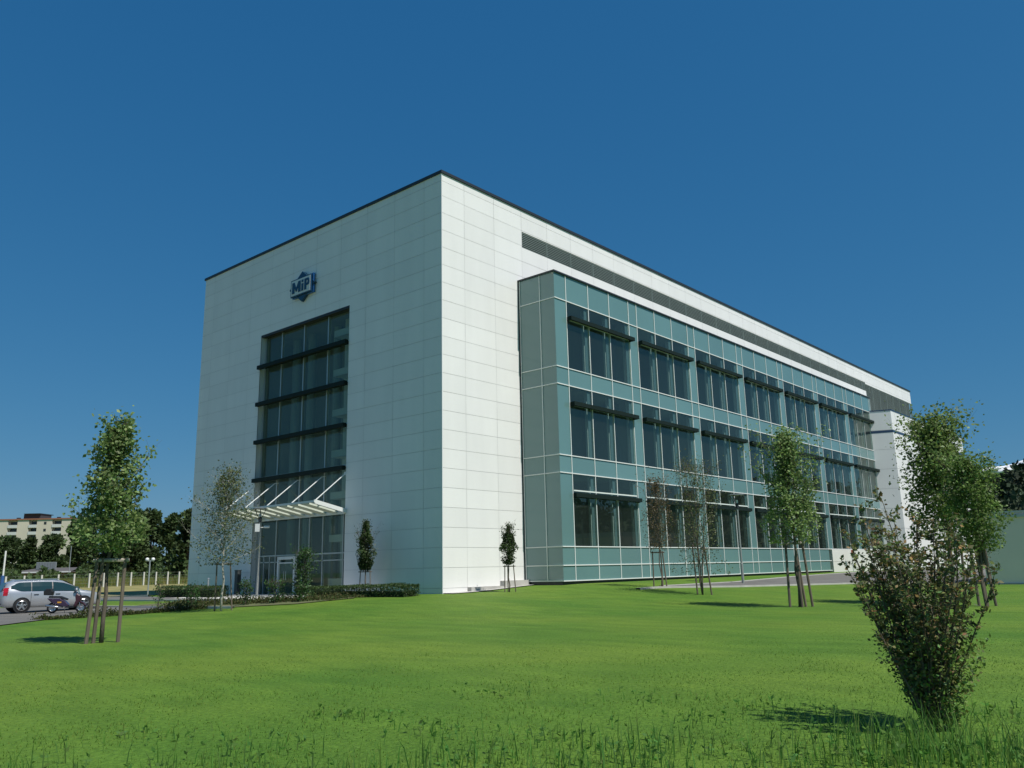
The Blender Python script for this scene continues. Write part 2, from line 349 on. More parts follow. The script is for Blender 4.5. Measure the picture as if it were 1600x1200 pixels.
for y in (7.7,9.86,12.28,14.62,16.85):
    k=MB(); k.tube(((-.03,y,6.5),(x0+.15,y,z0_+.06)),.03,8); k.box(-.06,y-.08,6.42,-.02,y+.08,6.6) if y not in(9.86,12.28,14.62) else k.tube(((dx-.1,y,6.55),(-.03,y,6.5)),.025,6); k.build('rod',WHITE,cn)
# ---- glass bay
gx0,gy,gx1,G=6.151,-2.643,58.17,17.38; hh=[.441,1.236,2.202,6.096,7.053,10.958,11.942,15.87,G]
sx=gx0+1.038; GP,GW=7.356,6.427; PW=GW/3
vert=[gx0]
for i in range(7):
    for j in range(4):
        v=sx+i*GP+j*PW
        if v<gx1+.3: vert.append(min(v,gx1))
if gx1-vert[-1]>.3: vert.append(gx1)
wins=[(sx+i*GP,sx+i*GP+GW) for i in range(7)]
wins[6]=(wins[6][0],min(wins[6][1],gx1-.02))
wz=[(hh[2],hh[3]),(hh[4],hh[5]),(hh[6],hh[7])]
k=MB()
for i in range(len(vert)-1):
    for j in range(len(hh)-1):
        a,b=vert[i],vert[i+1]; m=(a+b)/2; zc=(hh[j]+hh[j+1])/2
        if any(p<m<q for p,q in wins) and any(p<zc<q for p,q in wz): continue
        if j<2 and a>42.8: continue
        c=pr.uniform(.93,1.05); t=[pr.uniform(-.003,.003) for _ in range(4)]
        k.face(((a,gy+t[0],hh[j]),(b,gy+t[1],hh[j]),(b,gy+t[2],hh[j+1]),(a,gy+t[3],hh[j+1])),c)
for j in range(len(hh)-1):
    for a,b in ((gy,-1.62),(-1.62,-.03)):
        c=pr.uniform(.93,1.05); t=[pr.uniform(-.003,.003) for _ in range(4)]; k.face(((gx0+t[0],b,hh[j]),(gx0+t[1],a,hh[j]),(gx0+t[2],a,hh[j+1]),(gx0+t[3],b,hh[j+1])),c)
k.face(((gx1,gy,.4),(gx1,0,.4),(gx1,0,G),(gx1,gy,G)),.99)
k.build('spandrel_panel',TEAL,B)
k=MB(); fw=.026
for v in vert[1:-1]:
    top=G if True else 0
    for z0,z1 in zip(hh[:-1],hh[1:]):
        if z1<=2.21 and v>43: continue
        k.box(v-fw,gy-.035,z0,v+fw,gy-.005,z1)
for z in hh[:-1]:
    x1_=43.4 if z<2 else gx1
    k.box(gx0,gy-.045,z-fw,x1_,gy-.004,z+fw); k.box(gx0-.04,gy-.045,z-fw,gx0-.004,-.04,z+fw)
k.box(gx0-.036,-1.62-fw,.42,gx0-.004,-1.62+fw,G); k.box(gx0-.036,-.17,.42,gx0-.004,-.12,G)
k.box(gx1-.04,gy-.036,2.2,gx1-.002,gy-.004,G)
k.build('mullion_grid',WHITE,B)
k=MB(); k.box(gx0-.09,gy-.09,G,gx1+.05,-.032,G+.09); k.box(gx0-.05,-.116,.3,gx0+.0,-.034,G-.002); k.box(gx0+.05,gy+.1,.1,43.4,gy+.16,.40); k.box(gx0+.05,gy+.161,.1,gx0+.12,-.1,.40)
k.build('bay_trim',DARKCAP,B)
for fl,(z0,z1) in enumerate(wz):
    for (a,b) in wins:
        k=MB(); pw=(b-a)/3 if b-a<GW-.01 else PW
        zt=z0+(.735 if fl else .765)*(z1-z0)
        for j in (0,1,2,3):
            v=a+PW*j
            if v<=b+.01: k.box(v-.03 if j else v+.02,gy+.012,z0+.03,v+.03 if j<3 else v-.02,gy+.30,z1-.03) if 0<j<3 else k.box(v+(.0 if j==0 else -.10),gy+.012,z0+.03,v+(.10 if j==0 else 0),gy+.3,z1-.03)
            if v<=b+.01 : k.box(v-.14 if j else v+.1,gy+.31,z0+.03,v-.04 if j else v+.13,gy+.42,z1-.03)
        k.box(a+.1,gy-.03,zt-.035,b-.1,gy+.1,zt+.035)
        k.m=1  # flat strips put in to make the right edge of each pane paler
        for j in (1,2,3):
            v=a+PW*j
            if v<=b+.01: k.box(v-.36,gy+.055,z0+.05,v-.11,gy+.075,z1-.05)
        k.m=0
        if 'window_frame' not in bpy.data.materials: mat('window_frame',(.72,.78,.72),.5); mat('pane_edge_strip',(.22,.32,.32),.6)
        wo=k.build('window',[bpy.data.materials['window_frame'],bpy.data.materials['pane_edge_strip']],B)
        k=MB()
        for j in range(3):
            p,q=a+PW*j,min(a+PW*(j+1),b); t=[pr.uniform(-.004,.004) for _ in range(4)]
            k.face(((p,gy+.004+t[0]*.5,z0),(q,gy+.004+t[1]*.5,z0),(q,gy+.004+t[2]*.5,z1),(p,gy+.004+t[3]*.5,z1)))
        k.build('glass',WGLASS,wo)
        k=MB(); zb=zt+.02 if fl else zt-.24; dd=.27 if fl else .17
        e=.12
        k.box(a+.02,gy-dd-.08,zb-.12,b+e,gy-dd+.08,zb+.10); k.box(a+.02,gy-dd+.081,zb+.05,b+e,gy-.06,zb+.09)
        for xx in (a+.04,b-.05): k.box(xx-.03,gy-dd-.02,zb-.16,xx+.03,gy-.04,zb+.06)
        k.build('awning',BAR,B)
# bay interior
k=MB()
for z in (.4,6.2,11.05): k.box(gx0+.1,gy+.45,z,gx1-.1,5,z+.78)
k.box(gx0+.1,gy+.5,16.2,gx1-.1,5,16.5); k.box(gx0+.1,1.4,.4,gx1-.1,1.5,16.5)
for i in range(8): x=sx+i*GP-.5; k.box(x-.15,gy+1.4,.5,x+.15,1.4,16.3)
k.build('interior',INTD,B)
k=MB(); k.box(gx0,gy+.02,G-.2,gx1,0,G-.02); k.build('bay_roof',CONC,B)
k=MB(); k.box(gx0+.2,gy+.6,-.4,43.4,-.05,.3); k.build('bay_base',CONC,B)
# white concrete base of the far bays + base steps at the corner
k=MB(); k.box(43.5,gy-.10,-.2,gx1+.1,gy+.5,1.13); k.box(43.5,gy-.10,1.15,gx1+.1,gy+.5,2.16); k.box(43.5,gy-.06,1.13,gx1+.1,gy+.5,1.15); k.build('concrete_base',CREAM,B)
k=MB(); k.box(1.7,-.30,-.2,5.9,-.04,.26); k.box(4.15,-.34,-.2,6.12,-.035,.52); k.build('wall_plinth',CONC,B)
# annex
AZ=15.89; cA=Vector((58.36,-4.5)); dirn=Vector((-.64,1.72)).normalized()*5.0; c0=cA+dirn
def ring(mb,z0,z1,off):
    n1=Vector((-dirn.y,dirn.x)).normalized(); n1=n1 if n1.x<0 else -n1
    P=[c0+n1*off,cA+n1*off*.6+Vector((0,-off)),Vector((86,-4.5-off)),Vector((86+off,8))]
    for a,b in zip(P,P[1:]): mb.face(((a.x,a.y,z0),(b.x,b.y,z0),(b.x,b.y,z1),(a.x,a.y,z1)),.985)
k=MB(); k.box(0,0,0,.01,.01,.01) if False else None
zz=[-.5]+[.3+1.95*i for i in range(1,8)]+[AZ]
for a,b in zip(zz,zz[1:]): ring(k,a+.012,b-.012,0)
k.build('annex_wall',PANEL,B)
k=MB(); ring(k,-.5,AZ-.05,-.03); k.face(((c0.x,c0.y,AZ-.04),(cA.x,cA.y,AZ-.04),(86,-4.5,AZ-.04),(86,8,AZ-.04))); k.build('annex_core',JOINT,B)
k=MB(); ring(k,AZ-.001,AZ+.12,.03); ring(k,13.68,13.92,.012); k.build('annex_stripe',mat('blue_stripe',(.03,.06,.12),.4),B)
# ---------------- logo sign on the entrance wall
sg=empty('logo_sign',(-.06,12.2,18.55),'blue eight pointed star sign with white MiP panel above the entrance window','sign')
NAVY=mat('navy_enamel',(.008,.05,.11),.35); BLUE=mat('blue_enamel',(.02,.12,.35),.4); PAL=mat('sign_white',(.62,.66,.66),.4)
def poly_extr(mb,pts,x0,x1):   # pts in (y,z) local, extruded along x
    a=[(x0,p[0],p[1]) for p in pts]; b=[(x1,p[0],p[1]) for p in pts]; mb.face(a[::-1]); mb.face(b)
    for i in range(len(pts)): j=(i+1)%len(pts); mb.face((a[i],a[j],b[j],b[i]))
k=MB(); poly_extr(k,[(-1.32,0),(0,.98),(1.32,0),(0,-.98)],-.18,-.0); k.build('star_plate',NAVY,sg)
k=MB(); poly_extr(k,[(-1.16,.62),(1.02,.62),(1.02,-.62),(-1.16,-.62)],-.15,-.02); k.build('back_plate',BLUE,sg)
k=MB(); poly_extr(k,[(-1.06,.56),(1.06,.56),(1.06,-.56),(-1.06,-.56)],-.26,-.19); pn=k.build('panel',NAVY,sg)
k=MB(); poly_extr(k,[(-.99,.49),(.99,.49),(.99,-.49),(-.99,-.49)],-.275,-.262); k.build('face',PAL,pn)
def letter(polys):
    k=MB()
    for p in polys: poly_extr(k,[(-(u),v) for u,v in p],-.30,-.277)
    return k.build('letter',NAVY,pn)
# u runs left to right as seen from outside (world -Y), local y = -u
M_=[[(-.86,-.36),(-.62,-.36),(-.62,.36),(-.86,.36)],[(-.22,-.36),(.02,-.36),(.02,.36),(-.22,.36)],[(-.619,.36),(-.619,.02),(-.47,-.28),(-.37,-.28),(-.221,.02),(-.221,.36),(-.42,-.02)]]
letter(M_)
letter([[(.12,-.36),(.31,-.36),(.31,.12),(.12,.12)],[(.12,.2),(.31,.2),(.31,.36),(.12,.36)]])
letter([[(.42,-.36),(.62,-.36),(.62,.36),(.42,.36)],[(.621,.36),(.621,.22),(.72,.22),(.76,.17),(.93,.2),(.88,.32),(.80,.36)],[(.76,.169),(.76,.1),(.94,.1),(.93,.199)],[(.621,.04),(.621,-.1),(.80,-.1),(.90,-.05),(.94,.099),(.76,.099),(.72,.04)]])
# ---------------- vegetation
def tint(c,v=.25):
    s=U(1-v,1+v); return (c[0]*s*U(.9,1.12),c[1]*s,c[2]*s*U(.85,1.1))
G_FRESH=leafmat('leaf_fresh',(.20,.29,.10),.42); G_DARK=leafmat('leaf_dark',(.055,.095,.028),.3); G_OLIVE=leafmat('leaf_olive',(.12,.145,.055)); G_WOOD=leafmat('leaf_wood',(.055,.09,.03),.25,.7)
G_RUST=leafmat('leaf_rust',(.13,.10,.045)); G_BUSH=leafmat('leaf_bush',(.18,.19,.08),.3,.65); G_WEED=leafmat('leaf_weed',(.05,.12,.03),.4); G_GRASS=leafmat('blade',(.15,.26,.045),.5,.8)
def tree(name,px,label,cat,h,crown0,R_,prof,nl,nleaf,ls,leafm,barkm=BARK,up=55,r0=.05,seed=1,group=None,stems=1,lean=0,jit=.16,tw=1.0,cvar=.3,vol=.45):
    global rnd,U
    rnd=random.Random(seed); U=rnd.uniform
    x,y=px; z=gh(x,y); o=empty(name,(x,y,z),label,cat,group=group)
    tb=MB(); lb=MB(); tips=[]
    for s in range(stems):
        a=2*math.pi*s/max(1,stems)+U(0,1); sp=0 if stems==1 else .28*R_
        P=[]; nseg=9
        for i in range(nseg+1):
            t=i/nseg; P.append(Vector((math.cos(a)*sp*t+U(-1,1)*.02*h*t*.6+lean*t,math.sin(a)*sp*t+U(-1,1)*.012*h,h*.97*t if stems==1 else h*t*U(.9,1.0))))
        P[0]=Vector((0,0,-.1)); rr=[r0*(1-.88*(i/nseg))+.004 for i in range(nseg+1)]
        tb.tube(P,rr,7)
        n=nl//stems
        for i in range(n):
            t=crown0/h+(1-crown0/h)*((i+.5)/n)**1.0; f=t*nseg; q=int(min(f,nseg-1)); st=P[q].lerp(P[q+1],f-q)
            az=i*2.399+U(-.4,.4)+s; u=(t*h-crown0)/(h-crown0); ln=R_*prof(u)*U(.75,1.2)
            el=R(up+U(-12,12)+18*u); d=Vector((math.cos(az)*math.cos(el),math.sin(az)*math.cos(el),math.sin(el)))
            pts=[st]; m=5; ln2=ln/max(.35,math.cos(el))*.9
            for j in range(m):
                d=(d+Vector((U(-1,1),U(-1,1),U(-.3,.8)))*.14).normalized(); pts.append(pts[-1]+d*ln2/m)
            for p in pts:
                if p.z>h*1.02: p.z=h*1.02-U(0,.1)
            tb.tube(pts,[max(.003,r0*.36*(1-.85*j/m)) for j in range(m+1)],4,False)
            for j in range(1,m+1):
                for w_ in range(2):
                    dd=(d+Vector((U(-1,1),U(-1,1),U(-.2,.9)))*.9).normalized(); e=pts[j]+dd*ln2*U(.14,.34)*tw
                    tb.tube((pts[j],e),(.004,.002),3,False); tips.append((pts[j],e))
            tips.append((pts[-2],pts[-1]))
        tips.append((P[-2],P[-1]))
    cl={}; ph=[U(0,6.28) for _ in range(6)]; got=0; tries=0; nv=int(nleaf*vol)
    while got<nv and tries<nv*6:
        tries+=1; u=U(0,1); rr_=R_*prof(u)*(1+.18*math.sin(u*19+ph[0])); a=U(0,6.28); q=rr_*math.sqrt(U(.02,1)); zz_=crown0+u*(h-crown0)*.985
        g_=math.sin(a*3+ph[1]+zz_*2.1)+math.sin(zz_*5.3+ph[2]+a*2)+math.sin(q*9+ph[3]+zz_*3.7)
        if g_<U(-1.6,1.0): continue
        got+=1; b_=.75+.22*g_; c=tint((b_,b_,b_),cvar); xl=lean*zz_/h
        lb.leaf(Vector((xl+q*math.cos(a),q*math.sin(a),zz_+U(-.05,.05))),Vector((U(-1,1),U(-1,1),U(-.9,.5))),ls*U(.6,1.3),.75,c)
    for i in range(nleaf-nv):
        kk=rnd.randrange(len(tips)); a,b=tips[kk]
        if kk not in cl: cl[kk]=(U(.72,1.3),U(.5,1.4))
        p=a.lerp(b,U(.1,1.15))+Vector((rnd.gauss(0,1),rnd.gauss(0,1),rnd.gauss(0,1)))*R_*jit*.5*cl[kk][1]
        c=tint((1,1,1),cvar); c=tuple(v*cl[kk][0] for v in c)
        lb.leaf(p,Vector((U(-1,1),U(-1,1),U(-.9,.5))),ls*U(.6,1.3),.75,c)
    tb.build('trunk',barkm,o,True); lb.build('crown',leafm,o); return o
ov=lambda u:(math.sin(math.pi*min(1,max(0,u*.9+.1)))**.7)*(1-.25*u)
cone=lambda u:(.35+.65*ss(u*4))*(1-.85*max(0,u-.15)/.85)
oval=lambda u:max(.22,math.sin(math.pi*(u*.85+.12))**.8)
def support(px,label,posts,rail,h,r=.045,group='wooden frames staking young trees'):
    x,y=px; z=gh(x,y); o=empty('tree_stake_frame',(x,y,z),label,'tree stakes',group=group)
    for (a,b,c,d) in posts:
        zz=gh(x+a,y+b)-z; k=MB(); k.tube(((a,b,zz-.15),(c,d,h)),(r,r*.92),8); k.build('stake',WOOD,o)
    for (i,j) in rail:
        p,q=posts[i],posts[j]; k=MB(); P=Vector((p[2],p[3],h-.06)); Q=Vector((q[2],q[3],h-.06)); d=(Q-P).normalized()*.1; k.tube((P-d,Q+d),(r*.95,r*.95),6); k.build('rail',WOODP if r>.05 else WOOD,o)
    return o
rx,ry=Rv.x,Rv.y   # horizontal screen-right direction, used only to lay stake frames across the slope
def off(a,b=0): return (a*R0.x+b*math.cos(YAW),a*R0.y+b*math.sin(YAW))
def posts(l):
    out=[]
    for a,b,c,d in l: p=off(a,b); q=off(c,d); out.append((p[0],p[1],q[0],q[1]))
    return out
T1=(-19.28,-7.48)
tree('broadleaf_tree',(T1[0],T1[1]),'young full leaved tree nearest the parked car, tied between three weathered posts','tree',5.55,2.3,1.08,lambda u:(1.0-.78*u)*(.7+.3*ss(u*7))*(1+.16*math.sin(u*23)),46,7600,.105,G_FRESH,up=42,r0=.055,seed=11,jit=.2,vol=.6)
support(T1,'weathered grey post frame round the young tree on the left of the lawn',posts([(-.27,-.25,-.17,-.2),(-.16,-.1,-.06,-.15),(.37,.1,.40,.1)]),[(0,2)],2.1,.051)
T2=(-9.8,3.2)
tree('birch_tree',T2,'slender white barked birch with thin grey green leaves in front of the left wall','tree',5.75,1.9,1.45,lambda u:.95-.75*u**1.6,34,5600,.08,G_OLIVE,BIRCH,up=40,r0=.05,seed=5,jit=.22,tw=1.2)
support(T2,'thin dark stake frame around the birch beside the entrance',posts([(-.38,.3,-.35,.2),(.36,.3,.22,.2)]),[(0,1)],2.0,.032)
tree('columnar_tree',(-1.1,4.5),'small dense pointed tree standing behind the hedge right of the entrance','tree',3.65,1.3,.60,cone,60,7500,.085,G_DARK,up=62,r0=.035,seed=6,jit=.2,vol=.85)
support((-1.1,4.5),'slim stake frame under the pointed tree behind the hedge',posts([(-.3,0,-.25,0),(.28,0,.24,0)]),[(0,1)],1.25,.025)
tree('columnar_tree',(2.28,-2.29),'small narrow dark tree in front of the sunlit white wall, left of the glass bay','tree',3.15,1.35,.40,lambda u:max(.08,math.sin(math.pi*min(1,u*.8+.18))**.8*(1-.55*ss((u-.55)*2.5))),54,5600,.075,G_DARK,up=66,r0=.03,seed=8,jit=.2,vol=.85)
support((2.28,-2.29),'slim stake frame under the narrow tree at the sunlit wall',posts([(-.22,0,-.2,0),(-.06,.1,-.06,.1),(.32,0,.22,0)]),[(0,1),(1,2)],1.28,.026)
T5=(7.4,-7.7)
tree('sapling',T5,'sparse reddish sapling with bare twigs beside a dark staking frame','tree',5.1,1.8,1.05,ov,30,2800,.07,G_RUST,up=50,r0=.03,seed=9,jit=.25,cvar=.4)
support(T5,'dark portal shaped stake frame by the reddish sapling',posts([(-.36,.05,-.34,.05),(.08,0,.06,0),(.28,0,.14,0)]),[(0,2)],1.75,.034)
T6=(5.6,-10.9)
tree('sapling',T6,'sparse multi stemmed sapling with scattered yellow green leaves before the glass bay','tree',5.5,.9,1.35,lambda u:.9-.3*u,44,4400,.07,G_OLIVE,up=58,r0=.03,seed=10,stems=3,jit=.25,cvar=.4)
support(T6,'pair of leaning dark stakes beside the multi stemmed sapling',posts([(-.22,0,-.32,0),(.42,0,.2,0)]),[],2.2,.038)
T7=(2.2,-16.75)
tree('broadleaf_tree',T7,'narrow young leafy tree before the far bays with four dark stakes','tree',6.3,2.35,1.12,lambda u:1.0-.35*u-.42*ss((u-.5)*3),44,9000,.105,G_FRESH,up=52,r0=.06,seed=14,jit=.24)
support(T7,'dark four post stake frame under the narrow leafy tree',posts([(-.37,0,-.33,0),(.03,-.2,.0,-.1),(.27,.1,.05,.1),(.52,.1,.33,.1)]),[(0,3)],2.4,.052)
T8=(6.95,-20.95)
tree('broadleaf_tree',T8,'tallest dark leafy tree at the right with two upright tips before the white annex','tree',6.75,2.45,1.52,lambda u:.98-.62*u**1.6,60,13000,.125,leafmat('leaf_mid',(.16,.23,.065),.45),up=50,r0=.06,seed=21,stems=2,jit=.3,vol=.4)
support(T8,'dark stake frame below the tallest tree on the right',posts([(-.6,0,-.5,0),(-.1,0,-.05,0),(.35,0,.45,0)]),[(0,1),(1,2)],2.35,.05)
T8b=(4.4,-22.5)
tree('broadleaf_tree',T8b,'bright green spreading tree at the right edge in front of the grey hall','tree',5.0,1.9,1.25,ov,40,9500,.10,leafmat('leaf_light',(.16,.25,.07),.45),up=42,r0=.05,seed=23,jit=.22)
support(T8b,'cluster of sunlit leaning stakes below the spreading tree by the grey hall',posts([(-.25,0,-.3,0),(-.05,-.1,-.15,0),(.1,.1,.0,.1),(.35,0,.1,0)]),[(0,3)],2.25,.05)
T9=(24.8,-18.4)
tree('sapling',T9,'thin bare sapling on a single crooked stake before the grey hall','tree',3.6,1.3,.8,ov,18,500,.07,G_OLIVE,up=55,r0=.03,seed=24,jit=.2)
support(T9,'single crooked stake at the grey hall wall',posts([(.1,0,-.05,0)]),[],2.3,.06)
tree('shrub',(-4.4,5.2),'tall loose green shrub growing in front of the entrance doors','shrub',2.2,.15,.62,lambda u:.9-.3*u,26,2000,.09,G_WEED,up=60,r0=.02,seed=31,stems=2,jit=.3)
# foreground bush
def bush(px,label,seed,n,Hh,spread,nl,ls,m):
    global rnd,U
    rnd=random.Random(seed); U=rnd.uniform; x,y=px; z=gh(x,y); o=empty('bush',(x,y,z),label,'bush'); tb=MB(); lb=MB()
    for i in range(n):
        az=i*2.399+U(-.3,.3); q=((i+.5)/n)**.6; el=R(90-35*q+U(-6,6)); ln=(Hh*U(.75,1.06))*(1-.30*q)
        d=Vector((math.cos(az)*math.cos(el)*spread,math.sin(az)*math.cos(el)*spread,math.sin(el))); p=Vector((U(-.05,.05),U(-.05,.05),-.05)); P=[p]; m_=12
        for j in range(m_):
            d=(d.normalized()+Vector((U(-1,1),U(-1,1),U(-.1,.45)))*.10).normalized(); P.append(P[-1]+d*ln/m_)
        tb.tube(P,[.010*(1-.85*j/m_)+.002 for j in range(m_+1)],5,False)
        for j in range(3,m_+1):
            for w_ in range(2 if j<6 else 3):
                t=j/m_; dd=(d*.7+Vector((U(-1,1),U(-1,1),U(-.1,.8)))).normalized(); e=P[j]+dd*ln*U(.06,.17)*(1-.5*t)
                tb.tube((P[j],e),(.0035,.0015),3,False)
                cb=U(.55,1.4)
                for _ in range(nl):
                    pp=P[j].lerp(e,U(.15,1.1))+Vector((U(-1,1),U(-1,1),U(-1,1)))*.022
                    c=(cb*U(.9,1.7),cb*U(.8,1.1),cb*U(.7,1.1)) if U(0,1)<.3 else (cb*U(.6,.95),cb*U(.8,1.15),cb*U(.6,1.0))
                    lb.leaf(pp,Vector((U(-1,1),U(-1,1),U(-.4,.9))),ls*U(.6,1.25),.6,c)
    for i in range(2800):
        a=U(0,6.28); zz_=U(.02,.85); q=(.15+zz_*.50)*math.sqrt(U(.1,1)); c=(U(.6,1.1),U(.8,1.5),U(.5,.9)); lb.leaf(Vector((q*math.cos(a)+.06,q*math.sin(a)-.06,zz_)),Vector((U(-1,1),U(-1,1),U(-.3,1))),ls*U(.5,1.1),.6,c)
    tb.build('stems',BARK,o,True); lb.build('foliage',m,o); return o
bush((-19.80,-27.16),'large dark V shaped bush with reddish twigs in the right foreground',41,46,2.45,.76,9,.050,G_BUSH)
def hedge(p0,p1,wd,h,label,seed):
    global rnd,U
    rnd=random.Random(seed); U=rnd.uniform; a,b=Vector((*p0,0)),Vector((*p1,0)); d=(b-a); ln=d.length; d.normalize(); q=Vector((-d.y,d.x,0)); lb=MB()
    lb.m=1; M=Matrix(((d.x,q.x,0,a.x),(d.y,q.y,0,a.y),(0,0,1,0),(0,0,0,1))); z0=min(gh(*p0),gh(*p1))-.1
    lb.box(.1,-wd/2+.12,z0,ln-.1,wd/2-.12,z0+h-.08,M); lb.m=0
    for i in range(int(ln*1500)):
        s,t,v=U(0,ln),U(-wd/2,wd/2),U(0,h)
        r=rnd.random()
        if r<.4: v=h*(1+U(-.12,.05)+.05*math.sin(s*2.3)+.04*math.sin(s*5.1))
        elif r<.9: t=(wd/2)*(1 if r<.65 else -1)*U(.85,1.08)
        else: s=0 if r<.95 else ln
        x=a+d*s+q*t; lb.leaf(Vector((x.x,x.y,gh(x.x,x.y)+v)),Vector((U(-1,1),U(-1,1),U(-.3,1))),U(.04,.09),.7,tint((1,1,1),.4))
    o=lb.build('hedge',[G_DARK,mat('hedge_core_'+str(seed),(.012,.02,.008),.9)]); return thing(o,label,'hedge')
hedge((-2.3,7.2),(-2.3,-.3),1.0,.52,'low clipped dark hedge right of the entrance below the shaded wall',51)
hedge((-2.9,21.5),(-2.9,15.2),1.0,.62,'low clipped dark hedge left of the entrance by the wall end',52)
# ---------------- lamps
def lamp(px,label,h,seed,box=False):
    x,y=px; z=gh(x,y); o=empty('street_lamp',(x,y,z),label,'street lamp',group='post top lamps with open cone heads'); m=mat('lamp_post_grey',(.30,.32,.31),.45,metal=.3) if 'lamp_post_grey' not in bpy.data.materials else bpy.data.materials['lamp_post_grey']
    k=MB(); k.tube(((0,0,-.1),(0,0,1.1),(0,0,1.12),(0,0,h-.75)),(.075,.075,.055,.05),12); k.build('pole',m,o)
    dk=DARKCAP; k=MB(); k.lathe([(.0,h-.8),(.09,h-.8),(.10,h-.55),(.05,h-.5),(.0,h-.5)],n=14); k.build('lamp_base',dk,o)
    k=MB()
    for i in range(6):
        a=i*math.pi/3; k.tube(((.08*math.cos(a),.08*math.sin(a),h-.6),(.36*math.cos(a),.36*math.sin(a),h-.06)),.014,5)
    k.build('cage',dk,o)
    k=MB(); k.lathe([(.0,h+.04),(.3,h+.02),(.44,h-.03),(.44,h-.06),(.0,h-.05)],n=24); k.build('reflector_disc',mat('disc_grey',(.12,.14,.14),.5) if 'disc_grey' not in bpy.data.materials else bpy.data.materials['disc_grey'],o)
    k=MB(); k.lathe([(.0,h-.5),(.07,h-.5),(.07,h-.32),(.0,h-.3)],n=12); k.build('bulb_glass',WHITE,o)
    return o
lp1=lamp((-2.2,12.6),'grey lamp post with open cone head by the entrance canopy, carrying a white box',4.95,1)
lamp((15.4,-8.1),'grey lamp post with open cone head standing at the service road',4.95,2)
c=empty('security_camera',(-2.2,12.6,gh(-2.2,12.6)+3.9),'white box and camera clamped to the lamp post by the entrance','camera')
k=MB(); 
M=Matrix.Rotation(YAW,4,'Z'); k.box(-.1,-.02,-.28,.1,.24,.16,M); k.build('junction_box',WHITE,c)
k=MB(); k.tube((M@Vector((0,-.05,-.05)),M@Vector((0,-.3,-.05))),.02,6); k.build('bracket',WHITE,c)
k=MB(); M2=M@Matrix.Translation((0,-.4,-.02)); k.lathe([(.0,-.16),(.07,-.16),(.075,.12),(.05,.16),(.0,.16)],n=14,ax='y'); k.v=[tuple(M2@Vector(v)) for v in k.v]; k.build('lens_housing',WHITE,c)
# intercom pillar + bollard + barrier + red pole
z=gh(-.6,17.6); k=MB(); k.box(-.75,17.1,z-.1,-.5,17.42,z+1.48); k.box(-.77,17.08,z+1.48,-.48,17.44,z+1.52); p=k.build('pillar',mat('pillar_dark',(.05,.06,.06),.5)); thing(p,'dark slim pillar standing left of the entrance glazing','pillar')
k=MB(); z=gh(-3.1,16.3); k.tube(((-3.1,16.3,z-.1),(-3.1,16.3,z+1.05)),.045,8); k.lathe([(.045,1.05),(.06,1.06),(.05,1.12),(0,1.13)],(-3.1,16.3,z),n=10); thing(k.build('bollard',ALU),'thin pale marker post beside the left hedge','post')
bx=empty('barrier',(1.2,26.2,gh(1.2,26.2)),'low barrier post with a short white arm at the far left wall end','barrier')
k=MB(); k.box(-.08,-.08,-.1,.08,.08,.95); k.build('post',ALU,bx)
k=MB(); p=off(-.25),off(.45); k.tube(((p[0][0],p[0][1],1.02),(p[1][0],p[1][1],1.02)),.05,8); k.build('arm',WHITE,bx)
rp=empty('road_sign',(46.5,-3.3,gh(46.5,-3.3)),'small red topped sign post in front of the white concrete base','sign')
k=MB(); k.tube(((0,0,-.1),(0,0,1.85)),.03,8); k.build('post',ALU,rp)
k=MB(); k.lathe([(.0,-.02),(.2,-.02),(.2,.02),(.0,.02)],(0,-.06,1.65),'y',16); k.build('plate',mat('sign_red',(.35,.02,.025),.5),rp)
# ---------------- grey hall on the right
hl=empty('grey_hall',(32.4,-16.6,gh(32.4,-16.6)),'low flat roofed grey hall at the right edge','building'); z=gh(32.4,-18)
GH=mat('grey_render',(.86,.74,.66),.7,var=.05,scale=.3,bump=.1)
k=MB(); k.box(0,-45,-.3,16,0,4.15); k.build('wall',GH,hl)
k=MB(); k.box(-.12,-45.1,4.15,16.1,.12,4.3); k.box(-.0,-45,4.3,16,0,4.45); k.box(-.08,-45.08,4.452,16.1,.08,4.55); k.build('roof_edge',mat('roof_edge',(.5,.52,.52),.4),hl)
k=MB(); k.box(-.1,-45,-.3,-.003,.05,.08); k.build('plinth',PAVE,hl)
for i in range(1,9):
    k=MB(); k.box(-.006,-4.8*i-.012,.1,-.002,-4.8*i+.012,4.14); k.build('joint',JOINT,hl)
# ---------------- far left: fence, field lamp, shed, apartments, trees
def atd(px,py,D): return CAM+(Fv+Rv*(px-800)/F_PX-Uv*(py-600)/F_PX)*D
fA,fB=Vector((-3.5,38.5)),Vector((19.5,63.5))
A=atd(60,925,66); Bp=atd(296,911,84)
fn=empty('field_fence',(A.x,A.y,gh(A.x,A.y)),'wire fence on pale concrete posts across the dry field','fence')
ax=Vector((A.x,A.y)); d=Vector((Bp.x,Bp.y))-ax; ax0=ax-d*.35; tot=d*1.35; n=15; prev=None
for i in range(n+1):
    p=ax0+tot*(i/n); z=gh(p.x,p.y); q=(p.x-A.x,p.y-A.y,z-gh(A.x,A.y)); k=MB(); k.box(q[0]-.06,q[1]-.06,q[2]-.2,q[0]+.06,q[1]+.06,q[2]+1.25); k.build('post',mat('post_concrete',(.55,.55,.5),.8) if i==0 else bpy.data.materials['post_concrete'],fn)
k=MB()
P0=ax0-Vector((A.x,A.y)); P1=ax0+tot-Vector((A.x,A.y))
for hgt in (.15,.42,.7,.95,1.2):
    pts=[]
    for i in range(n+1): p=ax0+tot*(i/n); pts.append((p.x-A.x,p.y-A.y,gh(p.x,p.y)-gh(A.x,A.y)+hgt))
    k.tube(pts,.008,3,False)
k.build('wire',ALU,fn)
